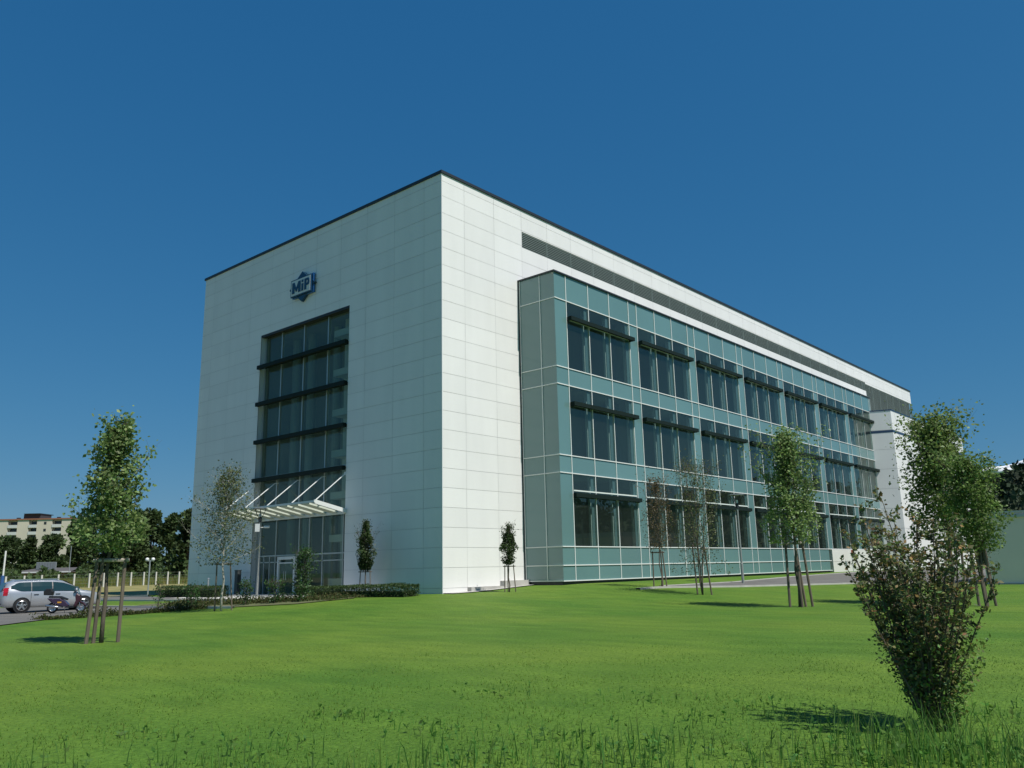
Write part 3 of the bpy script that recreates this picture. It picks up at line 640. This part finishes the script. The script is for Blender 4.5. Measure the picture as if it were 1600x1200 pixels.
P=atd(231,926,56); fl=empty('field_lamp',(P.x,P.y,gh(P.x,P.y)),'thin pole with two round white lamp heads in the dry field','street lamp')
k=MB(); k.tube(((0,0,-.1),(0,0,2.35)),.045,8); k.tube(((off(-.22)[0],off(-.22)[1],2.3),(off(.22)[0],off(.22)[1],2.3)),.03,6); k.build('pole',ALU,fl)
for s in (-.2,.2):
    k=MB(); q=off(s); k.lathe([(0,-.13),(.09,-.1),(.13,0),(.09,.1),(0,.13)],(q[0],q[1],2.4),n=12); k.build('lamp_head',WHITE,fl,True)
def facing(px,py,D,name,label,cat):  # an Empty whose local +X runs to the right and local -Y looks to the camera, standing D metres off
    P=atd(px,py,D); return empty(name,(P.x,P.y,P.z),label,cat,rz=math.atan2(R0.y,R0.x))
# shed
sd=facing(64,904,105,'shed','low beige shed with dark flat roof behind the field','shed')
k=MB(); k.box(-3.6,0,-1.6,3.6,6,.75); k.build('wall',mat('shed_beige',(.45,.36,.24),.8,var=.1),sd)
k=MB(); k.box(-3.9,-.6,.752,4.0,6.4,.85); k.face(((-3.4,-.3,.86),(3.9,-.3,.86),(3.0,4,1.35),(-2.6,4,1.35))); k.build('roof',mat('shed_roof',(.10,.09,.085),.8),sd)
k=MB(); k.box(-3.9,-.66,.70,4.0,-.601,.86); k.build('gutter',WHITE,sd)
sp=facing(72,884,107,'solar_panel','grey ribbed panel propped on the shed roof','panel'); k=MB()
for i in range(7): k.box(-1.25+i*.36,0,-.45+.02,-.92+i*.36,.05,.42)
k.build('panel_face',mat('panel_grey',(.25,.27,.28),.4,metal=.3),sp); k=MB(); k.box(-1.3,.051,-.5,1.3,.09,.46); k.tube(((-1,.09,-.4),(-1,.8,-.7)),.04); k.tube(((1,.09,-.4),(1,.8,-.7)),.04); k.build('frame',ALU,sp)
pl=facing(108,893,100,'pole','thin pale pole rising at the right end of the shed','pole'); k=MB(); k.tube(((0,0,-2),(0,0,3.0)),(.05,.035),8); k.build('shaft',ALU,pl)
sgp=facing(4,905,60,'flag_pole','white pole with blue wrapped base at the left edge','pole'); k=MB(); k.tube(((0,0,-1),(.02,0,2.0)),.06,8); k.build('shaft',WHITE,sgp); k=MB(); k.tube(((0,-.02,-.6),(0,-.02,.25)),.12,8); k.build('wrap',mat('blue_wrap',(.03,.10,.28),.6),sgp)
# apartments
ap=facing(50,905,330,'apartment_block','beige five storey apartment block with white balconies beyond the trees','building')
BEI=mat('beige_render',(.62,.55,.45),.8,var=.05,scale=.1); WB=mat('balcony_white',(.6,.6,.58),.7); DK=mat('window_dark',(.03,.035,.04),.2); RB=mat('roof_brown',(.30,.13,.08),.8)
u=330/F_PX; X=lambda px:(px-50)*u
top=(905-813)*u
k=MB()
for a,b in ((-60,3),(18,36),(49,73),(88,104)): k.box(X(a),0,-6,X(b)-.05,14,top)
for a,b in ((3,18),(36,49),(73,88)): k.box(X(a)-.05,1.6,-6,X(b),14,top)
k.build('wall',BEI,ap)
k=MB(); k.box(X(-60)-.3,-.3,top,X(104)+.3,14.3,top+.5); k.build('roof',RB,ap)
for fl_ in range(8):
    zt=top-.4-fl_*2.75
    for a,b in ((3,18),(36,49),(73,88)):
        k=MB(); k.box(X(a),-.2,zt-2.75,X(b)-.06,0,zt-1.55); k.box(X(a),0,zt-2.75,X(b)-.06,1.6,zt-2.6); k.build('balcony',WB,ap)
        k=MB(); k.box(X(a)+.3,1.5,zt-2.5,X(b)-.4,1.59,zt-.2); k.build('window',DK,ap)
    for a in (60,64): 
        if fl_<8 and a==60: k=MB(); k.box(X(a),-.03,zt-1.6,X(a+4),-.0,zt-.5); k.build('window',DK,ap)
k=MB(); k.box(X(20),3,top+.5,X(47),11,top+2.4); k.build('plant_room',mat('plant_dark',(.05,.05,.055),.7),ap)
k=MB(); k.box(X(22),2,top+2.4,X(48),12,top+2.7); k.build('plant_roof',DARKCAP,ap)
for a in (4,69,90):
    k=MB(); k.box(X(a),5,top+.5,X(a)+1.2,6,top+1.3); k.build('vent',DARKCAP,ap)
# background trees
def bgtree(px,D,wpx,toppx,seed,label,basepx=905,skew=0,leafm=G_WOOD,group='dark trees beyond the field',dens=1.0):
    global rnd,U
    rnd=random.Random(seed); U=rnd.uniform; P=atd(px,basepx,D); z=gh(P.x,P.y) if D<90 else .3; o=empty('background_tree',(P.x,P.y,z),label,'tree',group=group)
    s=D/F_PX; h=(904-toppx)*s+1.1-z; w_=wpx*s/2; tb=MB(); tb.tube(((0,0,-.3),(U(-.2,.2),0,h*.4),(0,U(-.2,.2),h*.8)),(.3,.2,.06),7)
    for i in range(9):
        a=i*2.4; st=Vector((0,0,h*U(.15,.6))); tb.tube((st,st+Vector((math.cos(a)*w_*.6,math.sin(a)*w_*.6,h*U(.08,.3)))),(.12,.03),5,False)
    tb.build('trunk',BARK,o,True); lb=MB(); lumps=[]
    for i in range(int(34)):
        v=U(.08,.95); r=w_*(math.sin(math.pi*min(1,v*.75+.22))**.6); a=U(0,6.28); q=r*math.sqrt(U(.1,1)); lumps.append((Vector((q*math.cos(a)*.8,q*math.sin(a)*.8,h*v)),w_*U(.22,.42),U(.6,1.5)))
    for c_,r,b in lumps:
        for j in range(int(130*dens)):
            n_=Vector((rnd.gauss(0,1),rnd.gauss(0,1),rnd.gauss(0,1))).normalized(); p=c_+n_*r*U(.55,1.08); p.z=max(.1,min(p.z,h*1.0))
            lb.leaf(p,n_+Vector((U(-1,1),U(-1,1),U(-1,1)))*.8,U(.35,.75)*(.6+.0022*D),.8,tint((b,b,b),.3))
    lb.build('crown',leafm,o); return o
bl=[(8,125,44,838,'broad dark tree at the left edge below the apartment block'),(40,120,34,843,'rounded dark tree in front of the left apartment balconies'),(78,122,46,839,'dark bushy tree right of the rounded one below the apartments'),(120,130,50,812,'dark tree filling the gap behind the young staked tree'),(158,140,56,806,'wide dark tree behind the trunk of the young staked tree'),(179,146,44,811,'dark rounded tree filling the gap right of the young staked tree'),(217,147,40,806,'dark tree half hidden behind the tall one at the lamp'),(200,135,52,802,'dark tree between the staked tree and the twin headed lamp'),(233,138,38,796,'tall dark tree standing above the twin headed lamp'),(262,128,30,808,'lower dark tree in the dip before the wall end'),(290,92,40,800,'tall dark ivy like tree right against the left wall end')]
for i,(a,D,wd,tp,lab) in enumerate(bl): bgtree(a,D,wd,tp,100+i,lab)
tb=None
# undergrowth along the far field edge
rnd=random.Random(77); U=rnd.uniform; lb=MB()
for i in range(9000):
    px=U(-60,305); D=U(88,112); P=atd(px,905,D); top=U(0,1)**.6*(1.2+.5*math.sin(px*.11)+.35*math.sin(px*.31)); z=.3; 
    lb.leaf(Vector((P.x,P.y,z+max(0,top)*1.1)),Vector((U(-1,1),U(-1,1),U(-.2,1))),U(.25,.55),.7,tint((1,1,1),.45))
lb.build('undergrowth',leafmat('leaf_scrub',(.05,.085,.025),.2,.7),kind='stuff')
lb=MB(); dv=Vector((Bp.x-A.x,Bp.y-A.y))
for i in range(26000):
    t=U(-.5,1.25); s_=U(1,14); nrm=Vector((-dv.y,dv.x)).normalized(); x=A.x+dv.x*t+nrm.x*s_; y=A.y+dv.y*t+nrm.y*s_; z=gh(x,y)
    if z<-1: continue
    p=Vector((x,y,z)); hgt=U(.35,.95); dd=Vector((U(-.25,.25),U(-.25,.25),1)); lb.face((p,p+Vector((U(-.06,.06),U(-.06,.06),0)),p+dd*hgt),(U(.7,1.4),U(.8,1.2),U(.6,1.0)))
lb.build('tall_meadow_grass',leafmat('leaf_meadow',(.17,.20,.07),.3,.8),kind='stuff')
# wooded hill to the right and the south of the site (seen at the right edge and mirrored in the glass)
def azp(az,D): return Vector((CAM.x+math.cos(R(az))*D,CAM.y+math.sin(R(az))*D))
hm=MB(); na,nr=60,8; az0,az1=22,-80
for i in range(na+1):
    az=az0+(az1-az0)*i/na
    for j in range(nr+1):
        D=230+j*40; e=ss((17.5-az)/8)*(1-.35*ss((-35-az)/30)); z=(30*ss(j/5))*e*(1+.15*math.sin(az*.3))-.6; p=azp(az,D); hm.v.append((p.x,p.y,z))
for i in range(na):
    for j in range(nr): hm.f.append((i*(nr+1)+j,(i+1)*(nr+1)+j,(i+1)*(nr+1)+j+1,i*(nr+1)+j+1)); hm.c.append(1.0); hm.mi.append(0)
hm.build('hill',mat('hill_ground',(.04,.06,.02),.9,var=.2,scale=.02),smooth=True,kind='structure')
rnd=random.Random(5); U=rnd.uniform; lb=MB()
for i in range(1180):
    az=U(16.5,-78); j=U(0,7)
    if i>=1000: az=U(17,7); j=U(3.5,6.5)
    D=228+j*40; e=ss((17.5-az)/8)*(1-.35*ss((-35-az)/30)); z=(30*ss(j/5))*e*(1+.15*math.sin(az*.3))-.6; p=azp(az,D); b=U(.55,1.3); r=U(3,5.5); hh_=U(6,11)*max(.45,e)
    for q in range(56):
        n_=Vector((rnd.gauss(0,1),rnd.gauss(0,1),rnd.gauss(0,1))).normalized(); c_=Vector((p.x,p.y,z+hh_*.55))+Vector((n_.x*r,n_.y*r,n_.z*hh_*.5))*U(.7,1.05)
        lb.leaf(c_,n_+Vector((U(-1,1),U(-1,1),U(-1,1)))*.8,U(1.4,2.8),.8,tint((b,b,b),.3))
lb.build('distant_wood',leafmat('leaf_far',(.026,.045,.02),.1,.8),kind='stuff')
# cloud bank low on the horizon
cb=MB()
import bmesh
bm=bmesh.new()
for (az,el,r) in ((9.2,5.6,32),(10.1,5.45,26),(10.9,5.55,28),(8.2,5.8,36),(11.6,5.0,24),(7.2,5.8,36)):
    p=azp(az,2600); ret=bmesh.ops.create_icosphere(bm,subdivisions=4,radius=1)
    for v in ret['verts']:
        n_=v.co.copy(); k_=1+.10*math.sin(n_.x*5+az)+.07*math.sin(n_.y*7+n_.z*5)
        v.co=Vector((p.x,p.y,2600*math.tan(R(el))-25))+Vector((n_.x*r*2.1,n_.y*r*2.1,n_.z*r*.5))*k_
me=bpy.data.meshes.new('cloud'); bm.to_mesh(me); bm.free(); me.polygons.foreach_set('use_smooth',[True]*len(me.polygons)); me.materials.append(mat('cloud_white',(.75,.76,.78),1,spec=0)); link(bpy.data.objects.new('cloud',me),kind='structure')
# ---------------- grass blades and weeds near the camera
rnd=random.Random(9); U=rnd.uniform; gb=MB()
for i in range(62000):
    D=5.0+22*U(0,1)**1.7; px=U(-60,1660); P=CAM+(Fv+Rv*(px-800)/F_PX)*D; x,y=P.x+U(-.3,.3),P.y+U(-.3,.3); z=gh(x,y)
    hgt=U(.014,.036)*(1+.5*math.sin(x*1.7)*math.sin(y*2.1))*(1-.75*ss((D-10)/15)); a=U(0,6.28); wv=Vector((math.cos(a),math.sin(a),0))*(.0035+.0004*D); b=Vector((U(-1,1),U(-1,1),0))*hgt*.6
    p=Vector((x,y,z-.005)); c=(U(.85,1.25),U(.88,1.15),U(.8,1.1)); gb.face((p-wv,p+wv,p+b+Vector((0,0,hgt))),c)
gb.build('grass',G_GRASS,kind='stuff')
gb=MB()
WP=[(420,8.6,.14,70),(690,9.3,.13,80),(860,8.8,.15,90),(1090,9.6,.13,70),(1290,9.0,.16,90),(1180,10.2,.12,60),(560,10.4,.11,60),(240,9.2,.12,60),(980,11.2,.10,60),(1500,9.4,.15,80),(760,12,.09,60),(560,6.6,.35,150),(500,7.0,.3,90),(720,7.6,.28,120),(940,7.4,.3,170),(1010,8.2,.25,120),(880,6.4,.25,150),(1335,7.6,.42,220),(1240,7.4,.25,120),(330,7.6,.2,90),(60,7.4,.25,130),(1480,7.0,.3,200),(1560,7.4,.3,130),(170,7.0,.2,90),(1120,6.6,.2,120),(640,6.3,.2,120),(1420,7.6,.4,260),(410,6.5,.15,80),(780,6.4,.22,100),(1180,7.0,.2,100)]
for (px,D,hh_,n) in WP:
    for q in range(int(n*.8)):
        P=CAM+(Fv+Rv*(px-800)/F_PX)*D; x,y=P.x+rnd.gauss(0,.34),P.y+rnd.gauss(0,.34); z=gh(x,y); hgt=hh_*U(.3,1.1); a=U(0,6.28); wv=Vector((math.cos(a),math.sin(a),0))*.006; b=Vector((U(-1,1),U(-1,1),0))*hgt*.35; p=Vector((x,y,z)); m_=p+b*.35+Vector((0,0,hgt*.6)); c=(U(.8,1.15),U(.8,1.1),U(.6,.95))
        gb.face((p-wv,p+wv,m_+wv*.7,m_-wv*.7),c); gb.face((m_-wv*.7,m_+wv*.7,p+b+Vector((0,0,hgt))),c)
        if U(0,1)<.35:
            for w_ in range(3): gb.leaf(m_.lerp(p,U(0,.5)),Vector((U(-1,1),U(-1,1),U(0,.8))),U(.03,.07),.5,c)
gb.build('tall_grass_weeds',leafmat('leaf_tuft',(.13,.27,.065),.5,.8),kind='stuff')
gb=MB()
for q in range(5200):
    t=U(0,1); s_=U(0,1); a=lerp((-8.5,10.5),(-4.5,2.6),t); x,y=a[0]+U(-.4,2.4)*(.4+.6*t),a[1]+U(-.8,.8)
    if q<1500: x,y=U(-17,-8.5),0; y=lerp((0,4.9),(0,8.3),0)[1]; u_=U(0,1); x,y=lerp((-15.5,7.2),(-8.8,6.2),u_); x+=U(-.25,.25); y+=U(-.25,.25)
    z=gh(x,y); pch=.5+.5*math.sin(x*2.3+y*1.9); hgt=U(.05,.28)*(.4+pch); p=Vector((x,y,z)); 
    for w_ in range(3): gb.leaf(p+Vector((U(-.08,.08),U(-.08,.08),hgt*U(0,1))),Vector((U(-1,1),U(-1,1),U(.2,1.5))),U(.05,.13),.5,(U(.7,1.6),U(.7,1.1),U(.6,1)))
gb.build('weeds',leafmat('leaf_weed2',(.055,.085,.025),.3,.7),kind='stuff')
for i,(x,y,hh_,lab) in enumerate(((-10.3,7.7,1.15,'lone spindly green weed by the parking kerb'),(-8.9,7.3,.95,'bushy green weed clump at the lawn edge by the parking kerb'),(-6.3,4.6,.9,'low green shrub in the bed left of the door'),(-5.6,3.6,.7,'small dark shrub in the bed right of the door'),(-7.2,5.6,.95,'loose shrub under the canopy end in the planting bed'))):
    tree('shrub',(x,y),lab,'shrub',hh_,.05,.32+.12*(i%3),lambda u:.9-.3*u,14,420 if i else 160,.09,G_WEED,up=55,r0=.012,seed=200+i,stems=2,jit=.35)
# ---------------- parked estate car
def car():
    P=atd(76,955,40.8); z=gh(-12.3,14.8); hd=Vector((R0.x*.76+math.cos(YAW)*.65,R0.y*.76+math.sin(YAW)*.65)).normalized()
    o=empty('parked_car',(P.x,P.y,gh(P.x,P.y)+.035),'silver estate car with dark windows parked on the asphalt at the left edge','car',rz=math.atan2(hd.y,hd.x))
    PAINT=mat('silver_paint',(.52,.54,.57),.28,metal=.55,var=.02,scale=2,coat=.6); BLK=mat('black_trim',(.015,.016,.018),.45); CG=mat('car_glass',(.012,.035,.038),.05,spec=.9); RED=mat('tail_red',(.42,.01,.02),.15,spec=.8); CL=mat('lamp_clear',(.6,.62,.64),.1,spec=.8)
    # stations: x, zsill, zbelt, ztop, wlow, wbelt, wtop   (x forward, rear axle -1.35, front axle 1.32)
    ST=[(-2.22,.42,.86,.93,.62,.66,.60),(-2.18,.34,.90,1.04,.74,.76,.64),(-2.08,.28,.94,1.22,.82,.82,.62),(-1.95,.25,.96,1.40,.86,.85,.60),(-1.7,.24,.965,1.475,.88,.865,.60),(-1.2,.23,.96,1.50,.89,.875,.615),(-.6,.22,.95,1.515,.89,.88,.62),(0,.22,.94,1.50,.89,.88,.62),(.4,.22,.93,1.44,.89,.88,.60),(.8,.22,.92,1.27,.89,.875,.60),(1.12,.22,.915,1.06,.89,.87,.66),(1.3,.22,.90,.965,.885,.86,.70),(1.7,.23,.85,.91,.87,.83,.66),(2.0,.24,.76,.82,.80,.76,.58),(2.16,.28,.62,.68,.66,.64,.50),(2.22,.34,.52,.56,.52,.5,.4)]
    def sec(s):
        x,zs,zb,zt,wl,wb,wt=s; r=[(0,zs),(wl*.9,zs),(wl,zs+.10),(wl+.02,(zs+zb)*.5),(wb+.008,zb-.10),(wb,zb),(wb+(wt-wb)*.5,zb+(zt-zb)*.55),(wt+.01,zt-(zt-zb)*.13),(wt*.86,zt-.012),(0,zt+.02)]
        return [(x,w_,z_) for w_,z_ in r]
    secs=[sec(s) for s in ST]; k=MB(); n=10
    for sgn in (1,-1):
        b=len(k.v)
        for s in secs:
            for p in s: k.v.append((p[0],p[1]*sgn,p[2]))
        for i in range(len(secs)-1):
            for j in range(n-1):
                f=(b+i*n+j,b+(i+1)*n+j,b+(i+1)*n+j+1,b+i*n+j+1); k.f.append(f if sgn<0 else f[::-1]); k.c.append(1.0); k.mi.append(0)
        for e in (0,len(secs)-1): f=tuple(b+e*n+j for j in range(n)); k.f.append(f); k.c.append(1.0); k.mi.append(0)
    body=k.build('body',PAINT,o,True)
    def at(x):
        for a,b in zip(ST,ST[1:]):
            if a[0]<=x<=b[0]: t=(x-a[0])/(b[0]-a[0]); return tuple(p+(q-p)*t for p,q in zip(a,b))
    def gp(x,t,sgn,o_=.012):   # point on the glasshouse side
        s=at(x); w0,z0=s[5],s[2]; w1,z1=s[6]+.01,s[3]-(s[3]-s[2])*.13; wm,zm=w0+(s[6]-w0)*.5,z0+(s[3]-z0)*.55
        if t<.63: u_=t/.63; ww,zz_=w0+(wm-w0)*u_,z0+(zm-z0)*u_
        else: u_=(t-.63)/.37; ww,zz_=wm+(w1-wm)*u_,zm+(z1-zm)*u_
        return (x,sgn*(ww+o_),zz_)
    for sgn in (1,-1):
        for xa,xb,of_,nm_ in ((-1.86,1.0,.024,'window_surround'),(-1.84,-1.02,.034,''),(-.98,-.12,.034,''),(-.07,.97,.034,'')):
            k=MB(); N_=24 if nm_ else 8
            for i in range(N_):
                x0,x1=xa+(xb-xa)*i/N_,xa+(xb-xa)*(i+1)/N_
                def lim(x):
                    lo=.08+(.30*ss((-1.35-x)/.5) if x<-1.35 else 0); hi=.93-(.0 if x>-1.5 else .25*ss((-1.5-x)/.35)); return lo,max(lo+.02,hi)
                for a_,b_ in ((0,.5),(.5,1)):
                    q=[]
                    for xx,tt in ((x0,a_),(x1,a_),(x1,b_),(x0,b_)): lo,hi=lim(xx); q.append(gp(xx,lo+(hi-lo)*tt,sgn,of_))
                    k.face(q)
            k.build(nm_ or 'side_window',BLK if nm_ else CG,o,True)
        for xc in (-1.36,1.33):
            k=MB(); y0=sgn*.865; k.lathe([(.0,sgn*.0),(.37,0),(.37,sgn*.058),(.31,sgn*.058),(.31,sgn*.05),(0,sgn*.05)],(xc,y0,.34),'y',28); k.build('wheel_arch',BLK,o)
            k=MB(); k.lathe([(.0,-.2*sgn),(.27,-.2*sgn),(.315,-.18*sgn),(.32,0),(.31,.05*sgn),(.23,.06*sgn)],(xc,sgn*.87,.32),'y',28); wh=k.build('wheel',RUBBER,o,True)
            k=MB(); k.lathe([(.235,.055*sgn),(.215,.066*sgn),(.20,.03*sgn),(.0,.02*sgn)],(xc,sgn*.87,.32),'y',28)
            for a in range(5):
                t=a*2*math.pi/5+.3; c_,s_=math.cos(t),math.sin(t); q=[(.04,-.045),(.215,-.028),(.215,.028),(.04,.045)]; k.face([(xc+c_*r_-s_*e_,sgn*.935,.32+s_*r_+c_*e_) for r_,e_ in q]); 
                for (r0_,e0),(r1_,e1) in zip(q,q[1:]+q[:1]): k.face(((xc+c_*r0_-s_*e0,sgn*.935,.32+s_*r0_+c_*e0),(xc+c_*r1_-s_*e1,sgn*.935,.32+s_*r1_+c_*e1),(xc+c_*r1_-s_*e1,sgn*.89,.32+s_*r1_+c_*e1),(xc+c_*r0_-s_*e0,sgn*.89,.32+s_*r0_+c_*e0)))
            k.lathe([(.06,.06*sgn),(.05,.072*sgn),(0,.074*sgn)],(xc,sgn*.87,.32),'y',14); k.build('rim',CHROME,wh)
        k=MB()
        def sp_(xx,zz_):
            s_=at(xx); zb,zt=s_[2],s_[3]
            if zz_<zb: ww=s_[5]+.03
            else: t=min(1,(zz_-zb)/max(.01,zt-zb)); ww=s_[5]+(s_[6]-s_[5])*(t*.9)+.045
            return (xx,sgn*ww,zz_)
        for z_a,z_b in ((.80,.88),(.88,.96),(.96,1.06),(1.06,1.16)): k.face((sp_(-2.17,z_a),sp_(-2.0,z_a),sp_(-1.98+(z_b-.8)*.15,z_b),sp_(-2.17+(z_b-.8)*.2,z_b)))
        s=at(-2.16); k.face(((-2.215,sgn*.48,.82),(-2.215,sgn*.70,.82),(-2.14,sgn*.72,1.22),(-2.13,sgn*.55,1.22))); k.build('tail_light',RED,o)
        for xh in (-.98+.1,.0+.05):
            k=MB(); k.box(xh,sgn*.885,.80,xh+.2,sgn*.915,.835); k.build('door_handle',PAINT if sgn>0 else BLK,o)
        k=MB(); 
        for xd in (-1.0,-.09,1.02): k.box(xd-.006,sgn*.9,.34,xd+.006,sgn*.912,.92)
        k.build('door_gap',BLK,o)
        k=MB(); k.lathe([(0,-.1),(.07,-.07),(.09,0),(.07,.06),(0,.07)],(.93,sgn*1.0,1.0),'y',10); k.build('mirror',PAINT,o,True)
        k=MB(); k.box(-1.7,sgn*.56,1.50,.2,sgn*.59,1.55); k.build('roof_rail',CHROME,o)
        k=MB(); k.face(((2.02,sgn*.74,.60),(2.18,sgn*.56,.60),(2.14,sgn*.54,.72),(1.88,sgn*.78,.76))); k.build('headlight',CL,o)
    k=MB(); k.face(((-2.235,-.55,.98),(-2.235,.55,.98),(-2.03,.52,1.40),(-2.03,-.52,1.40))); k.build('rear_window',CG,o)
    k=MB(); q=[]
    for i in range(5):
        y=-.54+.27*i; 
    k.face(((1.2,-.64,1.01),(1.2,.64,1.01),(.48,.55,1.445),(.48,-.55,1.445))); k.build('windscreen',CG,o)
    k=MB(); k.box(-2.27,-.62,.36,-2.21,.62,.44); k.build('bumper_strip',BLK,o)
    k=MB(); k.box(-2.245,-.26,.72,-2.228,.26,.83); k.build('number_plate',WHITE,o)
car()
# ---------------- scooter
def scooter():
    P=atd(103,957,38.4); hd=Vector((R0.x*.97+math.cos(YAW)*.25,R0.y*.97+math.sin(YAW)*.25)).normalized()
    o=empty('motor_scooter',(P.x,P.y,gh(P.x,P.y)+.035),'dark scooter with black top box leaning in front of the silver car','scooter',rz=math.atan2(hd.y,hd.x)); o.scale=(.86,.86,.86)
    PU=mat('plum_paint',(.035,.02,.05),.25,coat=.6); BLK=bpy.data.materials['black_trim']; MR=mat('maroon',(.045,.012,.022),.3,coat=.5)
    for x,nm in ((-.68,0),(.70,1)):
        k=MB(); k.lathe([(.19,-.05),(.25,-.055),(.28,0),(.25,.055),(.19,.05)],(x,0,.28),'y',22); wh=k.build('wheel',RUBBER,o,True)
        k=MB(); k.lathe([(.19,-.03),(.19,.03),(.16,.02),(.05,.03),(0,.03)],(x,0,.28),'y',22)
        for a in range(5): t=a*1.257; k.tube(((x,0,.28),(x+.18*math.cos(t),0,.28+.18*math.sin(t))),.02,5)
        k.build('rim',CHROME,wh)
    def prism(name,pts,w_,m,par=o,tap=.75):
        k=MB(); a=[(p[0],-w_*tap,p[1]) for p in pts]; b=[(p[0],w_*tap,p[1]) for p in pts]; cx=sum(p[0] for p in pts)/len(pts); cz_=sum(p[1] for p in pts)/len(pts)
        a2=[(cx+(p[0]-cx)*.8,-w_,cz_+(p[1]-cz_)*.8) for p in pts]; b2=[(cx+(p[0]-cx)*.8,w_,cz_+(p[1]-cz_)*.8) for p in pts]; n=len(pts)
        k.face(a2); k.face(b2[::-1])
        for i in range(n): j=(i+1)%n; k.face((a[i],a2[i],a2[j],a[j])); k.face((b[i],b[j],b2[j],b2[i])); k.face((a[i],a[j],b[j],b[i]))
        return k.build(name,m,par)
    prism('rear_body',[(-.95,.78),(-.72,.55),(-.35,.38),(.1,.30),(.14,.42),(-.05,.62),(-.3,.76)],.19,PU)
    prism('seat',[(-.88,.80),(-.3,.78),(.02,.66),(.05,.74),(-.3,.88),(-.86,.9)],.17,BLK)
    prism('floor_board',[(-.1,.26),(.42,.26),(.46,.36),(.1,.36)],.2,BLK)
    prism('front_fairing',[(.36,.3),(.5,.32),(.68,.62),(.66,.92),(.5,1.02),(.42,.9),(.46,.62)],.22,MR)
    prism('front_fender',[(.44,.5),(.6,.62),(.86,.52),(.98,.36),(.92,.36),(.8,.5),(.6,.53)],.08,MR)
    prism('top_box',[(-1.12,.95),(-.72,.93),(-.68,1.12),(-.78,1.28),(-1.02,1.28),(-1.14,1.14)],.22,BLK)
    k=MB(); k.tube(((-.2,.16,.30),(-.5,.2,.33),(-.98,.22,.42)),(.03,.06,.055),10); k.tube(((-.2,-.16,.30),(-.5,-.2,.33),(-.98,-.22,.42)),(.03,.06,.055),10); k.build('exhaust',CHROME,o,True)
    k=MB(); k.tube(((.70,.07,.28),(.5,.07,.95)),.022,6); k.tube(((.70,-.07,.28),(.5,-.07,.95)),.022,6); k.build('fork',CHROME,o)
    k=MB(); k.tube(((.38,-.34,1.06),(.46,-.1,1.02),(.46,.1,1.02),(.38,.34,1.06)),.018,6); k.build('handlebar',BLK,o)
    for s in (1,-1):
        k=MB(); k.tube(((.42,s*.24,1.05),(.46,s*.34,1.25)),.01,5); k.lathe([(0,-.02),(.06,0),(0,.02)],(.46,s*.36,1.29),'x',10); k.build('mirror',BLK,o)
    k=MB(); k.face(((.62,-.2,.95),(.62,.2,.95),(.44,.17,1.38),(.44,-.17,1.38))); k.face(((.615,-.2,.95),(.435,-.17,1.38),(.435,.17,1.38),(.615,.2,.95))); k.build('windscreen',glassmat('screen_clear',(.7,.78,.78)),o)
    k=MB(); k.box(-.42,-.2,.52,-.22,-.196,.60); k.box(-.42,.196,.52,-.22,.2,.60); k.build('side_badge',mat('amber',(.55,.28,.04),.4),o)
    k=MB(); k.tube(((-.1,.1,.3),(-.12,.2,0)),.015,5); k.build('stand',CHROME,o)
scooter()
